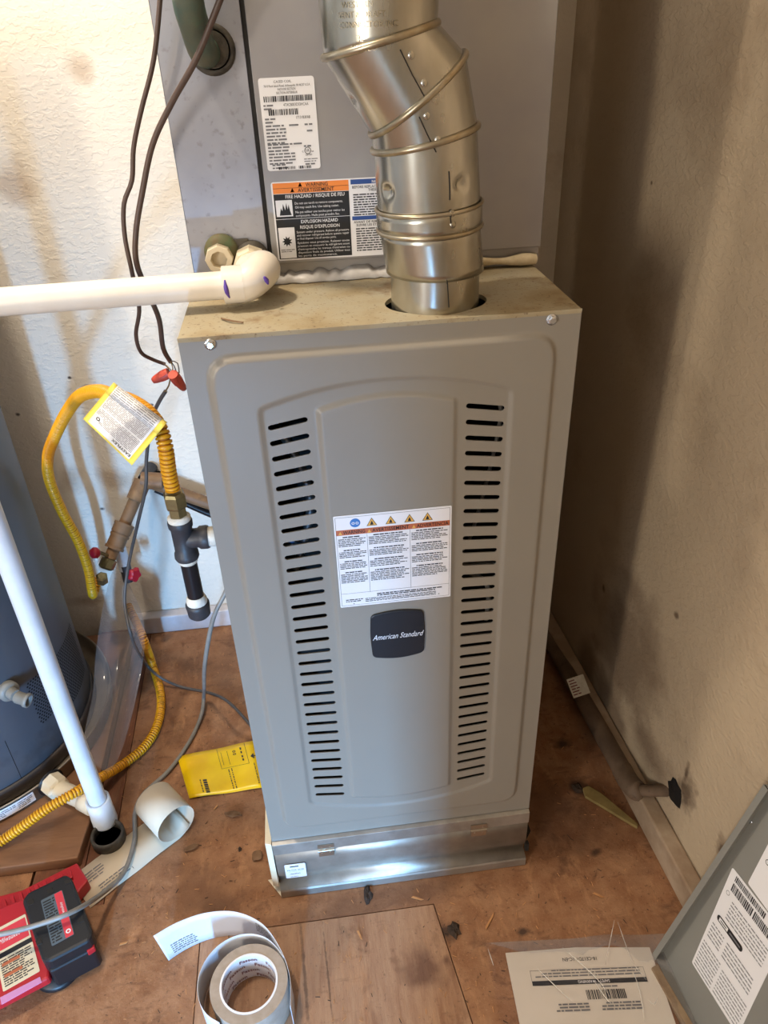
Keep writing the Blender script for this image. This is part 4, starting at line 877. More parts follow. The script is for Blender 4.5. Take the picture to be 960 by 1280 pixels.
hc = P(200, 598, y=YB-.001)
pl = [(hc.x+(.032+.010*rr.random())*math.cos(2*math.pi*k/14)*1.1, hc.z+(.018+.006*rr.random())*math.sin(2*math.pi*k/14)) for k in range(14)]
b.add([(x, YB-.0012, z) for x, z in pl]+[(hc.x, YB-.0035, hc.z)], [(k, (k+1) % 14, 14) for k in range(14)]); b.build('wall_opening', M['dark'], gp)['label'] = 'black gap in the wall around the pipe'
b = MB(); b.tube([tq, tq+Vector((.012, .045, .008))], .0145, 14, raw=True); b.build('wall_stub', M['iron'], gp)

# small water valve beside it
wv = thing('water_valve', P(160, 720, y=.68), 'small stop valve with a crimson round handle behind the plastic sheet', 'valve')
b = MB(); b.tube([P(148, 665, y=.70), P(150, 684, y=.69), P(152, 692, y=.685)], .009, 12); b.build('elbow', M['brass'], wv)
b = MB(); b.tube([P(149, 682, y=.68), P(157, 712, y=.67)], .0135, 16, raw=True); b.build('sleeve', M['pvc_blue'], wv)
b = MB(); b.tube([P(156, 706, y=.67), P(161, 726, y=.665)], .0125, 12, raw=True); b.tube([P(158, 715, y=.67), P(166, 718, y=.645)], .005, 8, raw=True); b.build('valve_body', M['iron'], wv)
b = MB(); kc = P(167, 718, y=.64); pr_ = []
ax_ = Vector((.75, -.55, .1)).normalized(); e1 = ax_.orthogonal().normalized(); e2 = ax_.cross(e1); pv = []
for h_, rs_ in ((-.005, .8), (0, 1), (.006, 1), (.010, .75)):
    for k in range(30):
        a = 2*math.pi*k/30; r_ = .0155*rs_*(1+.14*math.cos(5*a)); pv.append(kc+ax_*h_+(e1*math.cos(a)+e2*math.sin(a))*r_)
b.add(pv, [(j*30+k, j*30+(k+1) % 30, (j+1)*30+(k+1) % 30, (j+1)*30+k) for j in range(3) for k in range(30)], 0, True); b.add(pv[:30], [tuple(range(30))[::-1]]); b.add(pv[-30:], [tuple(range(30))]); b.build('round_handle', M['redknob'], wv)['label'] = 'crimson lobed handle'

# ------------------------------------------------------------------ water heater, pan, board
HX, HY, HR = -.901, .467, .262
ZB = FLOORZ+.026      # top of the board
q_ = [along(c0a, c0b, YB-.04), f2(112, 1025, ZB), f2(97, 1072, ZB), f2(0, 1085, ZB)]
last = (-1.25, q_[3][1]+(q_[3][1]-q_[2][1])*1.0)
b = MB(); b.prism([q_[0], q_[1], q_[2], q_[3], (-1.30, q_[3][1]-.01), (-1.30, YB-.04)][::-1], FLOORZ+.0005, ZB)
tag(b.build('platform_board', M['wood'], bevel=.002), 'brown wooden board lying under the drain pan of the water heater', 'board')
pan = thing('drain_pan', (HX, HY, ZB), 'shallow tan metal drain pan around the foot of the water heater', 'drain pan')
ZP = ZB+.040
b = MB(); b.lathe([(.001, .0015), (.290, .0015), (.300, .003), (.3015, ZP-ZB-.002), (.3045, ZP-ZB), (.3065, ZP-ZB-.0025), (.3045, ZP-ZB-.0045), (.3035, ZP-ZB-.004), (.302, .0005), (.001, .0005)], (HX, HY, ZB), UP, 96); b.build('tray', M['pan'], pan)
wh = thing('water_heater', (HX, HY, ZB+.0015), 'big dark grey cylindrical water heater with perforated vents near its foot', 'water heater')
b = MB(); b.lathe([(HR+.001, .0), (HR+.005, .004), (HR+.005, .030), (HR+.001, .034), (.02, .034)], (HX, HY, ZB+.002), UP, 96); b.build('base_ring', M['heaterdark'], wh)
zb_ = ZB+.037
b = MB(); b.lathe([(HR-.002, 0), (HR, .003), (HR, 1.21), (HR-.004, 1.215), (.10, 1.235), (.001, 1.238)], (HX, HY, zb_), UP, 96); b.build('jacket', M['heater'], wh)
def cyl_hit(px, py, r=HR): return flue_surf(px, py, (HX, HY, 0), UP, r)
def cyl_ang(p): return math.atan2(p.x-HX, -(p.y-HY))
def hmap(a0, z0, r=HR):
    def f(u, v, w): a = a0+u/r; return Vector((HX+(r+w)*math.sin(a), HY-(r+w)*math.cos(a), z0+v))
    return f
# vent perforations: two patches
for nm, pts in (('vent', ((35, 855), (68, 850), (100, 835), (52, 905), (66, 890))), ('vent', ())): pass
def vent(a_lo, a_hi, z_lo, z_hi, slope):
    s = Sheet((0, 0, 0), (1, 0, 0), (0, 0, 1), map3=hmap(0, 0)); pit = .0068; row = 0; z = z_lo
    while z < z_hi:
        a = a_lo+(pit/2/HR if row % 2 else 0)
        while a < a_hi:
            u = a*HR
            if z > z_lo+slope*(a-a_lo)/(a_hi-a_lo)*(z_hi-z_lo)*0: s.poly([(u+.0024*math.cos(math.pi*k/3), z+.0024*math.sin(math.pi*k/3)) for k in range(6)], M['dark'], .0003)
            a += pit/HR
        z += pit*.87; row += 1
    o = s.build('vent_holes', wh); tag(o, kind='stuff'); o['label'] = 'patch of small round vent holes'
pa = cyl_hit(52, 905); pb = cyl_hit(40, 850); pc_ = cyl_hit(72, 880)
vent(cyl_ang(cyl_hit(38, 868)), cyl_ang(cyl_hit(70, 880)), cyl_hit(52, 908).z, cyl_hit(45, 845).z, 0)
vent(cyl_ang(cyl_hit(78, 850)), cyl_ang(cyl_hit(78, 850))+.42, cyl_hit(85, 890).z, cyl_hit(84, 790).z, 0)
# jacket seam and dark stain edge
a_s = cyl_ang(cyl_hit(10, 935)); s = Sheet((0, 0, 0), (1, 0, 0), (0, 0, 1), map3=hmap(a_s, 0)); s.rect(-.0006, zb_, .0006, zb_+.11, M['edge'], .0004); s.rect(-.2, zb_+.0005, .3, zb_+.0015, M['edge'], .0003); s.build('seam', wh)
# drain valve
pv_ = cyl_hit(8, 862); rd = Vector((pv_.x-HX, pv_.y-HY, 0)).normalized()
b = MB(); b.lathe([(.016, -.002), (.019, .0), (.019, .012), (.013, .014)], pv_, rd, 24); b.lathe([(.011, .012), (.011, .030)], pv_, rd, 20); b.build('drain_valve', M['panelgrey'], wh)
od = (rd+Vector((.75, .1, -.35))).normalized(); bb_ = pv_+rd*.026
b = MB(); b.lathe([(.009, 0), (.0115, .004), (.0115, .020), (.0135, .021), (.0135, .028), (.0095, .028), (.0085, .012)], bb_-Vector((0, 0, .004)), od, 20); b.lathe([(.0088, .0165), (.0002, .0163)], bb_-Vector((0, 0, .004)), od, 16, mi=1); b.build('drain_spout', [M['panelgrey'], M['dark']], wh)
# pan sticker
lp = P(0, 1050, z=ZB+.02); a0 = math.atan2(P(0, 1035, z=ZB+.02).x-HX, -(P(0, 1035, z=ZB+.02).y-HY)); a1 = math.atan2(P(48, 1000, z=ZB+.02).x-HX, -(P(48, 1000, z=ZB+.02).y-HY))
wsp = (a1-a0)*.3035; s = Sheet((0, 0, 0), (1, 0, 0), (0, 0, 1), map3=hmap(a0, ZB+.008, .3038))
for k in range(12):
    u0 = -.05+(wsp+.05)*k/12; u1 = -.05+(wsp+.05)*(k+1)/12; s.rect(u0, 0, u1, .024, M['white'], .0004)
for u0, u1 in ((-.045, wsp*.5), (wsp*.55, wsp-.004)):
    s.lines(u0, u1, .022, 4, .0045, M['greyink'], .45, ragged=.3)
s.build('pan_sticker', pan)['label'] = 'white sticker with fine print'
# pan drain fitting, tee and standpipe
st = thing('standpipe', P(134, 1043, z=FLOORZ), 'tall thin white PVC pipe standing in a tee over the floor drain', 'pipe')
bx = P(122, 1000, z=-.066); zr = -.066
b = MB(); b.lathe([(.0168, 0), (.0168, 1.2)], (bx.x, bx.y, zr-.03), UP, 24); b.build('riser', M['pvc_blue'], st)
b = MB(); b.lathe([(.0180, 0), (.0230, 0), (.0235, .003), (.0230, .028), (.0225, .032), (.0225, .066), (.0178, .066)], (bx.x, bx.y, zr-.064), UP, 28, closed=True); b.build('tee', M['pvc_blue'], st)
fq = P(72, 985, z=-.098); fq = Vector((fq.x, fq.y, ZB+.024)); hx_ = (fq-Vector((HX, HY, fq.z))); hx_.z = 0; hx_ = hx_.normalized(); fq = Vector((HX, HY, ZB+.0235))+hx_*.3045
jt = Vector((bx.x, bx.y, ZB+.0235))
b = MB(); dj = jt-fq; b.tube([fq+hx_*.004, fq+hx_*.03, jt-dj*.35, jt], .0178, 20, step=.006); b.build('side_branch', M['cream'], st)
b = MB(); b.lathe([(.0150, 0), (.0232, .001), (.0240, .003), (.0235, .026), (.019, .030)], fq+hx_*.001, hx_, 8, smooth=False); b.build('hex_adapter', M['cream'], st)
b = MB(); b.lathe([(.0180, .0), (.0200, .001), (.0200, .030), (.0185, .032)], jt-dj.normalized()*.050, dj, 24); b.build('branch_socket', M['cream'], st)
b = MB(); b.lathe([(.015, 0), (.0265, 0), (.0275, .0025), (.015, .003)], Vector((HX, HY, ZB+.0235))+hx_*.3030, hx_, 28); b.build('pan_gasket', M['black'], pan)
fd = P(134, 1042, z=FLOORZ+.022)
b = MB(); b.lathe([(.0250, .002), (.0310, .002), (.0315, .022), (.0300, .0255), (.0265, .0255), (.0250, .022)], (fd.x, fd.y, FLOORZ-.001), UP, 36, closed=True); b.lathe([(.0262, .006), (.0005, .006)], (fd.x, fd.y, FLOORZ), UP, 30, mi=1)
tag(b.build('floor_drain', [M['rubber'], M['dark']]), 'round black floor drain hub beneath the white tee', 'drain')

# ------------------------------------------------------------------ hanging plastic sheet
M['film'] = mat('clear_film', 'e8e2e2', rough=0.12, spec=0.6, trans=0.0, alpha=0.22)
def film_mat(kf, k0):
    m = bpy.data.materials.new('plastic_film'); m.use_nodes = True; N = m.node_tree.nodes; L = m.node_tree.links; N.clear()
    out = N.new('ShaderNodeOutputMaterial'); tr = N.new('ShaderNodeBsdfTransparent'); pr = N.new('ShaderNodeBsdfPrincipled'); mx = N.new('ShaderNodeMixShader'); fr_ = N.new('ShaderNodeFresnel'); fr_.inputs['IOR'].default_value = 1.7
    pr.inputs['Base Color'].default_value = (.34, .33, .34, 1); pr.inputs['Roughness'].default_value = .09; pr.inputs['Specular IOR Level'].default_value = .9
    tr.inputs['Color'].default_value = (.93, .91, .91, 1)
    mm = N.new('ShaderNodeMath'); mm.operation = 'MULTIPLY_ADD'; mm.inputs[1].default_value = kf; mm.inputs[2].default_value = k0; mm.use_clamp = True
    tc = N.new('ShaderNodeTexCoord'); mp = N.new('ShaderNodeMapping'); mp.inputs['Scale'].default_value = (5, 16, 5); mp.inputs['Rotation'].default_value = (0, 0, 1.1); L.new(tc.outputs['Object'], mp.inputs['Vector'])
    nz = N.new('ShaderNodeTexNoise'); nz.inputs['Scale'].default_value = 1.0; nz.inputs['Detail'].default_value = 1; nz.inputs['Distortion'].default_value = .6; L.new(mp.outputs['Vector'], nz.inputs['Vector'])
    bp = N.new('ShaderNodeBump'); bp.inputs['Distance'].default_value = .010; bp.inputs['Strength'].default_value = .45; L.new(nz.outputs['Fac'], bp.inputs['Height']); L.new(bp.outputs['Normal'], pr.inputs['Normal']); L.new(bp.outputs['Normal'], fr_.inputs['Normal'])
    L.new(fr_.outputs[0], mm.inputs[0]); L.new(mm.outputs[0], mx.inputs[0]); L.new(tr.outputs[0], mx.inputs[1]); L.new(pr.outputs[0], mx.inputs[2]); L.new(mx.outputs[0], out.inputs[0]); return m
M['film'] = film_mat(.38, .0); M['milky'] = film_mat(1.3, .14); M['crease_glint'] = mat('film_crease_glint', 'e8e2d8', rough=0.1, spec=1.0, alpha=.45)  # pale crease tubes: highlight streaks of the film put into colour and shape
rows = [((140, 712), (144, 712), (149, 714), (153, 716), (157, 720)), ((131, 745), (141, 746), (150, 748), (160, 752), (170, 748)), ((123, 790), (137, 792), (150, 796), (166, 794), (180, 772)), ((118, 830), (132, 836), (147, 840), (166, 832), (182, 800)), ((112, 870), (126, 880), (143, 888), (162, 875), (178, 835)), ((107, 905), (119, 918), (134, 928), (152, 922), (168, 885)), ((103, 935), (112, 948), (124, 962), (136, 966), (150, 950))]
ys = [.70, .64, .58, .54, .505, .475, .455]
b = MB(); nr, nc = len(rows), 5; grid = []
for j in range(nr):
    for i in range(nc):
        yy = ys[j]+(0, -.020, .012, -.024, .0)[i]*(1 if j else .3); px, py = rows[j][i]; p = P(px, py, y=yy)
        if p.z < ZP+.004: p = P(px, py, z=ZP+.004)
        dxy = Vector((p.x-HX, p.y-HY, 0))
        if dxy.length < HR+.012: p = P(px, py, z=p.z); dn_ = dxy.normalized()*(HR+.012); p = Vector((HX+dn_.x, HY+dn_.y, p.z))
        grid.append(p)
b.add(grid, [(j*nc+i, j*nc+i+1, (j+1)*nc+i+1, (j+1)*nc+i) for j in range(nr-1) for i in range(nc-1)], 0, True)
tag(b.build('plastic_bag', M['milky'], sub=2), 'clear plastic bag hanging between the water heater and the gas valve', 'bag')

# ------------------------------------------------------------------ things on the floor
yb = MB(); q = [P(222, 947, z=FLOORZ+.002), P(318, 927, z=FLOORZ+.002), P(333, 985, z=FLOORZ+.002), P(237, 999, z=FLOORZ+.002)]
ybag = thing('yellow_bag', q[0].lerp(q[2], .5), 'flat yellow plastic envelope half under the furnace side', 'bag')
n_ = 10; vv = []
for j in range(n_+1):
    for i in range(n_+1):
        a = q[0].lerp(q[1], i/n_); c = q[3].lerp(q[2], i/n_); p = a.lerp(c, j/n_); p.z += .0015*math.sin(i*.9)+.0012*math.sin(j*1.3+i*.3)+.002; vv.append(p)
yb.add(vv, [(j*(n_+1)+i, j*(n_+1)+i+1, (j+1)*(n_+1)+i+1, (j+1)*(n_+1)+i) for j in range(n_) for i in range(n_)], 0, True); yb.build('envelope', M['yellowbag'], ybag, solid=.0008)
def ymap(u, v, w): a = q[0].lerp(q[1], u); c = q[3].lerp(q[2], u); p = a.lerp(c, 1-v); i = u*n_; j = (1-v)*n_; p.z += .0015*math.sin(i*.9)+.0012*math.sin(j*1.3+i*.3)+.002+.0006+w; return p
s = Sheet((0, 0, 0), (1, 0, 0), (0, 0, 1), map3=ymap)
def vbars(u0, u1, v0, v1):
    v = v0
    while v < v1: L_ = .012*s.rnd.choice((1, 2, 3)); s.rect(u0, v, u1, v+L_, M['ink'], .0006); v += L_+.012
vbars(.23, .28, .05, .34); vbars(.19, .205, .08, .34)
for u in (.58, .62): 
    v = .06
    while v < .5: L_ = .02+s.rnd.random()*.05; s.rect(u, v, u+.012, v+L_, M['ink'], .0006); v += L_+.015
for u in (.92, .96): 
    v = .08
    while v < .5: L_ = .02+s.rnd.random()*.05; s.rect(u, v, u+.010, v+L_, M['ink'], .0006); v += L_+.015
for (a0, b0, a1, b1) in ((.50, .52, .86, .525), (.50, .52, .505, .98), (.86, .52, .865, .98), (.62, .58, .625, .90), (.54, .60, .545, .90)): s.rect(a0, b0, a1, b1, M['ink'], .0006)
s.rect(.94, .655, 1.0, .675, M['ink'], .0006); s.poly([(.90, .665), (.945, .60), (.945, .73)], M['ink'], .0006)
for v in (.86, .80): s.ring(.71, v, .012, .022, M['ink'], .0006, 10)
for v in (.60, .68, .78, .86): s.rect(.79, v, .81, v+.05, M['ink'], .0006)
s.build('print', ybag)

# paper backing strip with a curled end
A = P(106, 1112, z=FLOORZ+.001); E_ = P(206, 1036, z=FLOORZ+.001); sd = (E_-A); sd.z = 0; L_ = sd.length; sd.normalize(); wdir = Vector((sd.y, -sd.x, 0)); hw = .040
r_c = .041; prof = [(-.01, .0015)]
for k in range(1, 9): prof.append((L_*1.05*k/8, .0015+.002*math.sin(k*.8)**2))
s_end = L_*1.05
for k in range(1, 30):
    a = -math.pi/2+2*math.pi*1.12*k/29; rr_ = r_c*(1-.12*k/29); prof.append((s_end+rr_*math.cos(a), .0035+r_c+rr_*math.sin(a)))
b = MB(); vv = []
for (u, z) in prof:
    for wv_ in (-hw, hw): p = A+sd*u+wdir*wv_; vv.append(Vector((p.x, p.y, FLOORZ+z)))
b.add(vv, [(2*k, 2*k+1, 2*k+3, 2*k+2) for k in range(len(prof)-1)], 0, True)
ps = thing('paper_strip', A, 'curled strip of cream label backing paper lying beside the floor drain', 'paper'); b.build('sheet', M['paperw'], ps, solid=.0005)
s = Sheet(A+Vector((0, 0, .0028))-wdir*(-hw)*1.0, sd, -wdir); s.lines(.012, .050, .068, 4, .006, M['greyink'], .35); s.lines(.020, .085, .030, 3, .006, M['greyink'], .35); s.build('print', ps)

# roll of tape
rc = P(311, 1229, z=FLOORZ+.065); roll = thing('tape_roll', (rc.x, rc.y, FLOORZ), 'roll of tape on its side edge with white backing unrolled to the left', 'tape')
HT = .064; zf = FLOORZ+.0015; RO, RI = .0595, .0415
b = MB(); b.lathe([(RI+.003, 0), (RO, 0), (RO, HT), (RI+.003, HT)], (rc.x, rc.y, zf), UP, 72, closed=True, smooth=False)
o = b.build('wound_tape', M['kraft'], roll)
b = MB(); b.lathe([(RI, -.0), (RI+.003, -.0), (RI+.003, HT+.0006), (RI, HT+.0006)], (rc.x, rc.y, zf), UP, 64, closed=True, smooth=False); core = b.build('core', M['white'], roll)
M['inkred'] = mat('ink_maroon', '7a3a40', rough=0.6)
def inmap(u, v, w): a = u/RI; return Vector((rc.x+(RI-.0006-w)*math.sin(a), rc.y+(RI-.0006-w)*math.cos(a), zf+v))
s = Sheet((0, 0, 0), (1, 0, 0), (0, 0, 1), map3=inmap)
for row in range(4):
    for k in range(6): s.text('Fasson', -.13+k*.045+(.022 if row % 2 else 0), .004+row*.015, .011, M['inkred'], w=.0003, bold=True)
s.build('core_print', core)
# unrolled backing: stands on edge round the roll
zt_ = FLOORZ+.063
def bt(px, py): p = P(px, py, z=zt_); return Vector((p.x, p.y, 0))
path = [bt(192, 1171), bt(222, 1154), bt(258, 1142), bt(295, 1141), bt(328, 1156), bt(350, 1186), bt(362, 1220), bt(363, 1260)]
path2 = [Vector((rc.x, rc.y, 0))+Vector((math.cos(a), math.sin(a), 0))*r_ for a, r_ in ((math.radians(d_), .0620+.02*max(0, math.sin(math.radians((d_-40)*.9)))) for d_ in range(30, 231, 20))]
for nm, pth, hgt in (('loose_end', resample(path, .006), 1.0), ('loose_loop', resample(path2, .006), 1.0)):
    b = MB(); vv = []; N_ = len(pth)
    for k, p in enumerate(pth):
        t_ = k/(N_-1); out_ = (p-Vector((rc.x, rc.y, 0))).normalized(); lean = (.016*(1-t_)**2 if nm == 'loose_end' else 0)
        jag = (.003*math.sin(9*1.3) if k == 0 else 0)
        for h_ in (0, .25, .5, .75, 1.0): vv.append(Vector((p.x, p.y, 0))+out_*(lean*(h_-1)*-1*-1)+Vector((0, 0, zf+HT*h_)))
    b.add(vv, [(5*k+j, 5*(k+1)+j, 5*(k+1)+j+1, 5*k+j+1) for k in range(N_-1) for j in range(4)], 0, True)
    b.build(nm, M['paperin'], roll, solid=.0006)['label'] = 'white backing paper standing on its edge'
pth = resample(path, .006)
def tailmap(u, v, w):
    t = min(max(u, 0), .999)*(len(pth)-1); i = int(t); p = pth[i].lerp(pth[i+1], t-i); n = (Vector((rc.x, rc.y, 0))-p).normalized(); return p+n*(.0009+w)+n*(.016*(1-u)**2*(1-v))*1.0+Vector((0, 0, zf+HT*v))
for u0, v0 in ((.05, .12), (.52, .55)):
    s = Sheet((0, 0, 0), (1, 0, 0), (0, 0, 1), map3=tailmap)
    for j in range(5):
        u = u0
        while u < u0+.11: L2 = .006+s.rnd.random()*.014; s.rect(u, v0+j*.07, u+L2, v0+j*.07+.03, M['greyink'], .0003); u += L2+.004
    s.build('backing_print', roll)

# battery charger and pack
def prism_px(pts, z1, z0, m, name, parent, bevel=.003):
    b = MB(); b.prism([f2(x, y, z1) for x, y in pts], z0, z1); return b.build(name, m, parent, bevel=bevel)
zc = FLOORZ+.045; zp = FLOORZ+.082
ch = thing('battery_charger', P(20, 1190, z=FLOORZ), 'red battery charger with cream printed label in the lower left corner', 'charger')
prism_px([(-60, 1135), (28, 1112), (96, 1078), (110, 1100), (60, 1160), (70, 1200), (-10, 1250), (-60, 1260)], FLOORZ+.028, FLOORZ+.0008, M['red'], 'base', ch)
prism_px([(-60, 1158), (36, 1120), (46, 1135), (63, 1206), (61, 1222), (-60, 1285)], zc, FLOORZ+.026, M['red'], 'housing', ch, .004)
for k in range(9):
    x = 2+k*10.2; prism_px([(x, 1125-k*4.6), (x+4.2, 1123-k*4.6), (x+7, 1133-k*4.6), (x+3, 1135-k*4.6)], FLOORZ+.036, FLOORZ+.024, M['red'], 'cooling_fin', ch, .0008)
def qsheet(p00, p10, p01, z):
    O = P(*p00, z=z); U = P(*p10, z=z)-O; V = P(*p01, z=z)-O; return O, U, V
O, U, V = qsheet((4, 1240), (50, 1214), (-20, 1170), zc+.0006); s = Sheet(O, U, V); Wl = U.length; Hl = V.length; s.base(Wl, Hl, M['creamlabel'], .002)
s.rect(.002, Hl*.62, Wl-.002, Hl*.95, M['redlabel']); s.text('Milwaukee', Wl*.15, Hl*.72, .013, M['white'], shear=.4, fit=Wl*.6, w=.0007); s.rect(.0, Hl*.50, Wl, Hl*.58, M['inkblack']); s.lines(.004, Wl-.004, Hl*.48, 12, Hl*.036, M['ink'], .5); 
for v in (.36, .18): s.rect(.006, Hl*v, Wl*.6, Hl*(v+.05), M['brick'], .0007)
s.build('printed_label', ch)['label'] = 'cream and red printed label'
O, U, V = qsheet((2, 1258), (54, 1230), (0, 1247), zc-.0005)
b = MB(); p_ = [P(2, 1256, z=zc+.0006), P(52, 1228, z=zc+.0006), P(50, 1221, z=zc+.0006), P(0, 1247, z=zc+.0006)]; b.add(p_, [(0, 1, 2, 3)]); b.build('pink_strip', M['pinklabel'], ch, solid=.0006)
bp2 = thing('battery_pack', P(72, 1150, z=FLOORZ), 'black rechargeable battery pack seated on the red charger under the grey cable', 'battery')
prism_px([(27, 1125), (35, 1115), (82, 1092), (89, 1097), (116, 1165), (112, 1175), (60, 1202), (52, 1200)], zp, zc+.0005, M['black'], 'shell', bp2, .005)
prism_px([(55, 1200), (115, 1168), (119, 1180), (117, 1186), (62, 1215)], zc+.014, FLOORZ+.006, M['black'], 'foot', bp2, .004)
prism_px([(106, 1182), (117, 1176), (118, 1184), (109, 1190)], zc+.016, zc+.004, M['red'], 'release_button', bp2, .001)['label'] = 'red release button'
for x, y in ((38, 1128), (62, 1114), (84, 1102), (48, 1178), (100, 1150)): prism_px([(x-4, y-2), (x+3, y-5), (x+5, y+1), (x-2, y+4)], zp+.001, zp-.002, M['edge'], 'recess', bp2, .0004)
O, U, V = qsheet((65, 1183), (93, 1168), (47, 1128), zp+.0006); s = Sheet(O, U, V); Wl, Hl = U.length, V.length; s.base(Wl, Hl, M['greylabel'], .002); s.rect(Wl*.62, .001, Wl-.001, Hl-.001, M['redlabel']); s.lines(.002, Wl*.58, Hl*.97, 16, Hl*.058, M['inkblack'], .5); s.ring(Wl*.8, Hl*.12, .002, .004, M['white'], .0008); s.text('Milwaukee', Wl*.86, Hl*.42, .007, M['white'], shear=.3, rot=math.pi/2, w=.0008)
s.build('pack_label', bp2)['label'] = 'grey and red pack label'
# round black foot of the charger, seen below the pack
b = MB(); q2 = P(72, 1208, z=FLOORZ+.01); b.lathe([(.036, 0), (.038, .003), (.036, .012), (.001, .013)], (q2.x, q2.y, FLOORZ+.0006), UP, 40); b.build('round_foot', M['black'], ch)

# manual in its clear bag
mz = FLOORZ+.006
man = thing('manual', P(735, 1240, z=FLOORZ), 'white installation booklet lying upside down to the camera in a clear bag', 'booklet')
mp_ = [(632, 1191), (720, 1184), (812, 1184), (862, 1330), (662, 1340)]
b = MB(); pp_ = [f2(x, y, mz) for x, y in mp_]; b.prism([(x, y) for x, y in pp_], FLOORZ+.002, mz-.001); b.build('pages', M['paper'], man, bevel=.0005)
b = MB(); b.prism([(x, y) for x, y in pp_], mz-.0009, mz-.0003); b.build('cover', M['paper'], man)
# booklet print: u runs right-to-left in the picture, v towards the camera (so it reads upside down)
O = P(812, 1184, z=mz); Uv = P(632, 1191, z=mz)-O; Vv = P(862, 1330, z=mz)-O
def mmap(u, v, w): p = O+Uv*u+Vv*(1-v)*1.0; return Vector((p.x, p.y, mz+.0002+w))
WM, HM = Uv.length, Vv.length
def mm(u, v, w): return mmap(u/WM, v/HM, w)
s = Sheet((0, 0, 0), (1, 0, 0), (0, 0, 1), map3=lambda u, v, w: mm(u, HM-v, w))
# v measured from the far edge toward the camera
def mtext(t, u, v, size, m=M['ink'], bold=False, fit=None):
    V_, F_ = text_geo(t, size, 0, bold); x1 = max(p[0] for p in V_); k = fit/x1 if fit else 1; s.mb.add([s.pt(u+x*k, v+y, .0003) for x, y in V_], F_, s.mi(m))
mtext('18-CE17D1-1C-EN', WM*.38, .012, .0075, M['ink'], True, WM*.24)
for (u0, v0, u1, v1) in ((.09, .030, .86, .0304), (.09, .052, .86, .0524)): s.rect(WM*u0, v0, WM*u1, v1, M['ink'])
s.rect(WM*.09, .030, WM*.092, .052, M['ink']); s.rect(WM*.858, .030, WM*.86, .052, M['ink']); s.lines(WM*.12, WM*.83, .0435, 3, .0045, M['greyink'], .4)
s.rect(WM*.09, .046, WM*.86, .053, M['ink']); V_, F_ = text_geo('SAFETY WARNING', .006, 0, True); s.mb.add([s.pt(WM*.34+x, .0475+y, .0006) for x, y in V_], F_, s.mi(M['white']))
s.bars(WM*.26, WM*.52, .062, .076, M['ink'], unit=.0009); s.lines(WM*.30, WM*.42, .0605, 1, .004, M['greyink'], .5); s.lines(WM*.18, WM*.44, .094, 3, .0045, M['greyink'], .5); s.lines(WM*.52, WM*.80, .094, 3, .0045, M['greyink'], .5)
s.build('cover_print', man)
b = MB(); rr = random.Random(11); nx, ny = 14, 12; vv = []
c4 = [(606, 1180), (838, 1168), (885, 1340), (640, 1350)]
for j in range(ny+1):
    for i in range(nx+1):
        u, v = i/nx, j/ny; x = (c4[0][0]*(1-u)+c4[1][0]*u)*(1-v)+(c4[3][0]*(1-u)+c4[2][0]*u)*v; y = (c4[0][1]*(1-u)+c4[1][1]*u)*(1-v)+(c4[3][1]*(1-u)+c4[2][1]*u)*v
        hgt = .0075+.0035*rr.random()+(.028*math.exp(-((u-.68)/.10)**2-((v-.10)/.16)**2)) + .010*math.exp(-((u-.60+v*.2)/.04)**2); edge_ = min(u, 1-u, v, 1-v); hgt = hgt*min(1, .35+edge_*6)
        p = P(x, y, z=FLOORZ+.003); vv.append(Vector((p.x, p.y, FLOORZ+.003+hgt)))
b.add(vv, [(j*(nx+1)+i, j*(nx+1)+i+1, (j+1)*(nx+1)+i+1, (j+1)*(nx+1)+i) for j in range(ny) for i in range(nx)], 0, True)
for cr in (((672, 1211), (700, 1238), (716, 1253)), ((742, 1225), (757, 1247), (766, 1256)), ((768, 1150), (762, 1180), (757, 1206)), ((772, 1152), (790, 1200), (808, 1225)), ((811, 1250), (818, 1256), (822, 1247)), ((610, 1186), (614, 1198), (617, 1207)), ((703, 1184), (745, 1222), (764, 1248)), ((790, 1210), (800, 1240), (806, 1278))):
    b.tube([P(x_, y_, z=FLOORZ+.018+(.016 if y_ < 1170 else 0)) for x_, y_ in cr], lambda a, t: .0009*math.sin(math.pi*min(max(t, .08), .92)), 6, mi=1)
tag(b.build('plastic_bag', [M['film'], M['crease_glint']]), 'crinkled clear plastic bag around the white booklet on the floor', 'bag')

# access panel leaning on the right wall
pa_ = P(828, 1192, z=FLOORZ+.002); pb_ = P(890, 1300, z=FLOORZ+.002)
ptp = P(956, 962, x=xr(-.15)-.004)
u_ = Vector((.06, -1, 0)).normalized(); v_ = (ptp-pa_); v_ = (v_-u_*v_.dot(u_)); Lv = v_.length; v_.normalize(); n_p = v_.cross(u_).normalized()
if n_p.dot(CAMP-pa_) < 0: n_p = -n_p
ap = thing('access_panel', pa_, 'grey sheet-metal access panel leaning on the right wall with printed stickers', 'panel')
Lu = .40; Lv += .0
Mp = Matrix((u_, v_, n_p)).transposed().to_4x4(); Mp.translation = pa_
b = MB(); b.box(0, Lu, 0, Lv, 0, .0012, M=Mp); b.build('sheet', M['panelgrey'], ap)
b = MB(); b.box(0, .0012, 0, Lv, 0, .020, M=Mp); b.box(0, .010, 0, Lv, .019, .0202, M=Mp); b.build('side_flange', M['panelgrey'], ap, bevel=.0004)
b = MB(); b.box(0, Lu, 0, .0012, 0, .016, M=Mp); b.build('bottom_flange', M['panelgrey'], ap)
b = MB(); b.box(0, Lu, Lv-.0012, Lv, 0, .016, M=Mp); b.build('top_flange', M['panelgrey'], ap)
def onp(px, py): q = PP(px, py, pa_+n_p*.0014, n_p); d = q-(pa_+n_p*.0014); return d.dot(u_), d.dot(v_)
t_ = onp(916, 1084); l_ = onp(865, 1203); bo_ = onp(907, 1268); 
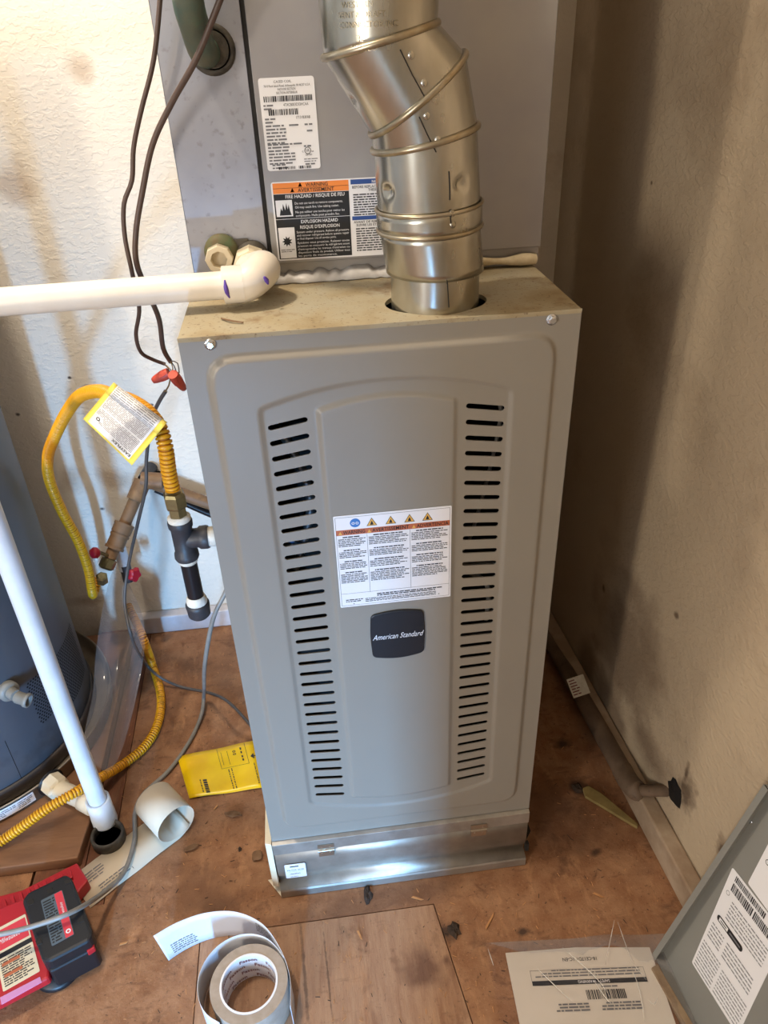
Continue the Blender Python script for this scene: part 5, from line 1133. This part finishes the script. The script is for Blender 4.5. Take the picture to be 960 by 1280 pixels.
def up(t): return pa_+n_p*.0016+u_*t[0]+v_*t[1]
O = up(l_); Ux = up(t_)-O; Vx = up(bo_)-O
# reading direction runs down the sheet; u from T to B side
s = Sheet(up(t_), up((l_[0]-t_[0], l_[1]-t_[1]))-up((0, 0)) , Vx) if False else Sheet(up(l_), up(t_)-up(l_), (up(bo_)-up(l_)))
if s.N.dot(n_p) < 0: s.N = -s.N
Wl = (up(t_)-up(l_)).length; Hl = abs((up(bo_)-up(l_)).dot(s.V)); s.base(Wl, Hl*1.35, M['white'], .003)
# columns: u is the height of the print, v its reading direction
def plines(u0, u1, v0, v1, nn):
    for i in range(nn):
        u = u0+(u1-u0)*i/nn; v = v0
        while v < v1-.001: L2 = .002+s.rnd.random()*.008; L2 = min(L2, v1-v); s.rect(u, v, u+(u1-u0)/nn*.32, v+L2, M['greyink'], .0006); v += L2+.0016
W13 = Hl*1.35
plines(.004, Wl*.30, .004, W13*.40, 9); plines(.006, Wl*.28, W13*.45, W13*.95, 8); plines(Wl*.34, Wl*.50, .006, W13*.3, 5); plines(Wl*.34, Wl*.50, W13*.36, W13*.9, 5)
cap = [(Wl*.56+.005*math.cos(a_), .014+.005*math.sin(a_)) for a_ in [math.pi*(1+k/8) for k in range(9)]]+[(Wl*.56+.005*math.cos(a_), .062+.005*math.sin(a_)) for a_ in [math.pi*k/8 for k in range(9)]]
s.poly(cap, M['inkblack'], .0007); cap2 = [(Wl*.56+(x-Wl*.56)*.6, .014+(y-.014)*.9 if y < .03 else .036) for x, y in cap]; s.poly([(Wl*.56-.003, .014), (Wl*.56-.003, .034), (Wl*.56+.003, .034), (Wl*.56+.003, .014)], M['white'], .0009)
s.rect(Wl*.56-.0012, .038, Wl*.56+.0012, .062, M['greyink'], .0009); s.rect(Wl*.56-.0008, .017, Wl*.56+.0008, .031, M['ink'], .0011)
plines(Wl*.62, Wl*.80, .022, W13*.9, 6)
for u0, u1, v0, v1 in ((.84, .91, .012, .055), (.84, .91, .060, .095), (.93, .98, .012, .075)):
    v = v0
    while v < v1: L2 = .0008*s.rnd.choice((1, 2, 3)); s.rect(Wl*u0, v, Wl*u1, v+L2, M['ink'], .0006); v += L2+.0009
s.ring(Wl*.80, .010, .003, .0036, M['ink'])
s.build('rating_sticker', ap)['label'] = 'large white rating sticker with a black capsule logo'
t2 = onp(935, 1104); t3 = onp(962, 1052)
s = Sheet(up(t2), up(t3)-up(t2), u_); 
if s.N.dot(n_p) < 0: s.N = -s.N
s.base(.085, .10, M['white'], .003); s.ring(.055, .012, .003, .004, M['ink']); s.lines(.01, .04, .09, 6, .006, M['greyink']); s.build('second_sticker', ap)['label'] = 'blank-edged white sticker at the picture edge'
sq = onp(939, 1027); b = MB(); b.lathe([(.0032, 0), (.0032, .0012), (.001, .0016)], up(sq), n_p, 14); b.build('rivet', M['screw'], ap)
# edge strip of wood beneath panel's near corner
b = MB(); w0 = f2(832, 1205, FLOORZ+.006); w1 = f2(905, 1330, FLOORZ+.006); w2 = f2(893, 1335, FLOORZ+.006); w3 = f2(826, 1218, FLOORZ+.006)
b.prism([(w0[0]-.014, w0[1]), (w1[0]-.012, w1[1]), (w1[0]-.028, w1[1]), (w0[0]-.026, w0[1]-.004)], FLOORZ+.0006, FLOORZ+.010); tag(b.build('wood_strip', M['chipw'], bevel=.001), 'thin wooden strip lying along the foot of the leaning grey panel', 'wood strip')

# ------------------------------------------------------------------ right side: old drain line on the baseboard, shim
YD0 = P(690, 780, x=.42); 
dp0 = P(672, 745, x=.405); pl0 = P(700, 835, x=.415); pl1 = P(795, 985, x=.445)
drl = thing('drain_line', P(745, 910, x=.43), 'dusty old drain pipe lying along the right baseboard and turning into the wall', 'pipe')
pst = P(675, 800, x=.405)
b = MB(); a1_ = P(783, 972, x=.452); a0_ = P(700, 822, x=.436); dd_ = a0_-a1_; b.tube([a1_, a1_+dd_*2.0], .0185, 20, raw=True); b.build('pipe_run', M['dustpipe'], drl)
b = MB(); wq = P(845, 990, x=xr(-.02)+.001); b.tube([a1_+dd_*.06, a1_-dd_*.03, P(797, 989, x=.458), P(803, 990, x=.464)], lambda a, t: .0200*(1 if t < .8 else math.sqrt(max(.12, 1-((t-.8)/.2)**2))), 20, step=.003); b.build('elbow', M['dustpipe'], drl)
b = MB(); b.tube([P(797, 988, x=.460), wq+Vector((.02, 0, 0))], .0110, 16, raw=True); b.build('wall_stub', M['dustpipe'], drl)
b = MB(); pl = []
for k in range(14):
    a = 2*math.pi*k/14; r_ = (.018+.009*rr.random()); yy = wq.y+r_*1.0*math.cos(a); zz = wq.z+r_*1.3*math.sin(a); pl.append((xr(yy)-.0008, yy, zz))
b.add(pl+[(xr(wq.y)-.003, wq.y, wq.z)], [(k, (k+1) % 14, 14) for k in range(14)]); b.build('wall_opening', M['dark'], drl)['label'] = 'ragged black hole in the wall'
lt = P(719, 851, x=.427); nrm_ = (CAMP-lt).normalized()
def lp_(px, py): return PP(px, py, lt, nrm_)
s = Sheet(lp_(717, 873), lp_(738, 866)-lp_(717, 873), lp_(703, 838)-lp_(717, 873)); s.base((lp_(738, 866)-lp_(717, 873)).length, .042, M['tape'], .001)
for i in range(6): s.lines(.003, .021, .040-i*.006, 1, .005, M['inkred'], .45, ragged=.1)
s.build('paper_sticker', drl)['label'] = 'small white printed sticker'
b = MB(); sh = [f2(728, 988), f2(735, 985), f2(752, 995), f2(797, 1033), f2(796, 1037), f2(748, 1008), f2(731, 998)]
b.prism(sh[::-1], FLOORZ+.0008, FLOORZ+.008); tag(b.build('wood_shim', M['shim'], bevel=.001), 'narrow yellowish wooden shim lying on the floor right of the furnace', 'shim')
# debris
def clod(name, px, py, sx, sy, h, m, label, cat='debris', seed=0, group='dark clods on the floor'):
    rr = random.Random(seed); c = P(px, py, z=FLOORZ); b = MB(); n = 12; ring1 = []; ring2 = []; 
    for k in range(n):
        a = 2*math.pi*k/n; r_ = .7+.5*rr.random(); ring1.append((c.x+sx*r_*math.cos(a), c.y+sy*r_*math.sin(a), FLOORZ+.0013)); ring2.append((c.x+sx*r_*.55*math.cos(a+.2), c.y+sy*r_*.55*math.sin(a+.2), FLOORZ+.0013+h*(.6+.6*rr.random())))
    b.add(ring1+ring2+[(c.x, c.y, FLOORZ+h)], [(k, (k+1) % n, n+(k+1) % n, n+k) for k in range(n)]+[(n+k, n+(k+1) % n, 2*n) for k in range(n)]+[tuple(range(n))[::-1]], 0)
    return tag(b.build(name, m), label, cat, group)
clod('debris', 568, 1163, .011, .015, .007, M['debris'], 'dark crumbly clod on the floor right of the plywood seam', seed=1)
clod('debris', 460, 1119, .008, .018, .006, M['debris'], 'dark clod just in front of the filter rack', seed=2)
clod('debris', 722, 985, .010, .014, .004, M['debris'], 'black splintered clod at the far end of the yellowish shim', seed=3)
clod('debris', 300, 1062, .004, .005, .003, M['debris'], 'small black crumb between the paper strip and the filter rack', seed=4)
def leaf(px, py, L, W_, ang, label, m, seed):
    rr = random.Random(seed); c = P(px, py, z=FLOORZ); b = MB(); n = 7; v = []
    for k in range(n):
        t = k/(n-1); w_ = W_*math.sin(math.pi*min(max(t, .06), .94)); x = (t-.5)*L
        for sg in (-1, 0, 1):
            X = x*math.cos(ang)-sg*w_*math.sin(ang); Y = x*math.sin(ang)+sg*w_*math.cos(ang); v.append((c.x+X, c.y+Y, FLOORZ+.002+.004*abs(sg)+.003*rr.random()))
    b.add(v, [(3*k+j, 3*k+j+1, 3*(k+1)+j+1, 3*(k+1)+j) for k in range(n-1) for j in range(2)], 0, True); return tag(b.build('dry_leaf', m, solid=.0005), label, 'leaf', 'dry leaves on the floor')
leaf(292, 1020, .035, .007, -.2, 'curled dry leaf on the floor right of the paper roll', M['leaf'], 1); leaf(240, 1062, .030, .006, .3, 'dry leaf beside the lower edge of the paper strip', M['leaf'], 2); leaf(322, 1072, .022, .011, .8, 'crumpled brown leaf by the left corner of the filter rack', M['leaf'], 3)
def chip(px, py, L, ang, k):
    c = P(px, py, z=FLOORZ); Mx = Matrix.Translation((c.x, c.y, FLOORZ+.0018)) @ Matrix.Rotation(ang, 4, 'Z'); b = MB(); b.prism([(-L/2, -.0016), (L*.3, -.002), (L/2, .0005), (-L*.4, .0018)], 0, .0016, M=Mx)
    return b.build('wood_chip', M['chip'])
M['chip'] = mat('fresh_splinter', 'c08a58', 'a87444', rough=0.7, scale=40)
chips = [(612, 1152, .034, .9, 'longest pale splinter on the floor near the dark clod'), (748, 1120, .020, -.6, 'pale splinter on the floor beyond the booklet bag'), (450, 1170, .018, -1.2, 'pale splinter on the plywood patch'), (522, 1124, .022, -.4, 'pale splinter by the corner of the plywood patch'), (645, 1045, .012, .3, 'short splinter right of the filter rack'), (155, 1180, .014, .2, 'short splinter between battery and backing paper'), (270, 1010, .012, 1.0, 'tiny splinter beside the yellow envelope')]
for i, (x, y, L, a, lb) in enumerate(chips): tag(chip(x, y, L, a, i), lb, 'wood chip', 'pale wood splinters on the floor')
rr = random.Random(21); b = MB()
for i in range(520):
    px = rr.uniform(150, 840); py = rr.uniform(800, 1279)
    if 320 < px < 690 and py < 1110: continue
    c = P(px, py, z=FLOORZ+.0014)
    if c.x > .43 or c.y > .7: continue
    L = rr.uniform(.001, .005); a = rr.uniform(0, 6.3); Mx = Matrix.Translation(c) @ Matrix.Rotation(a, 4, 'Z'); b.prism([(-L, -.0005), (L, -.0004), (L*.8, .0006), (-L*.7, .0004)], 0, .0006, mi=rr.choice((0, 0, 1)), M=Mx)
sd_ = b.build('sawdust', [M['chip'], M['debris']]); tag(sd_, 'fine sawdust and grit scattered over the wooden floor', 'sawdust', kind='stuff')
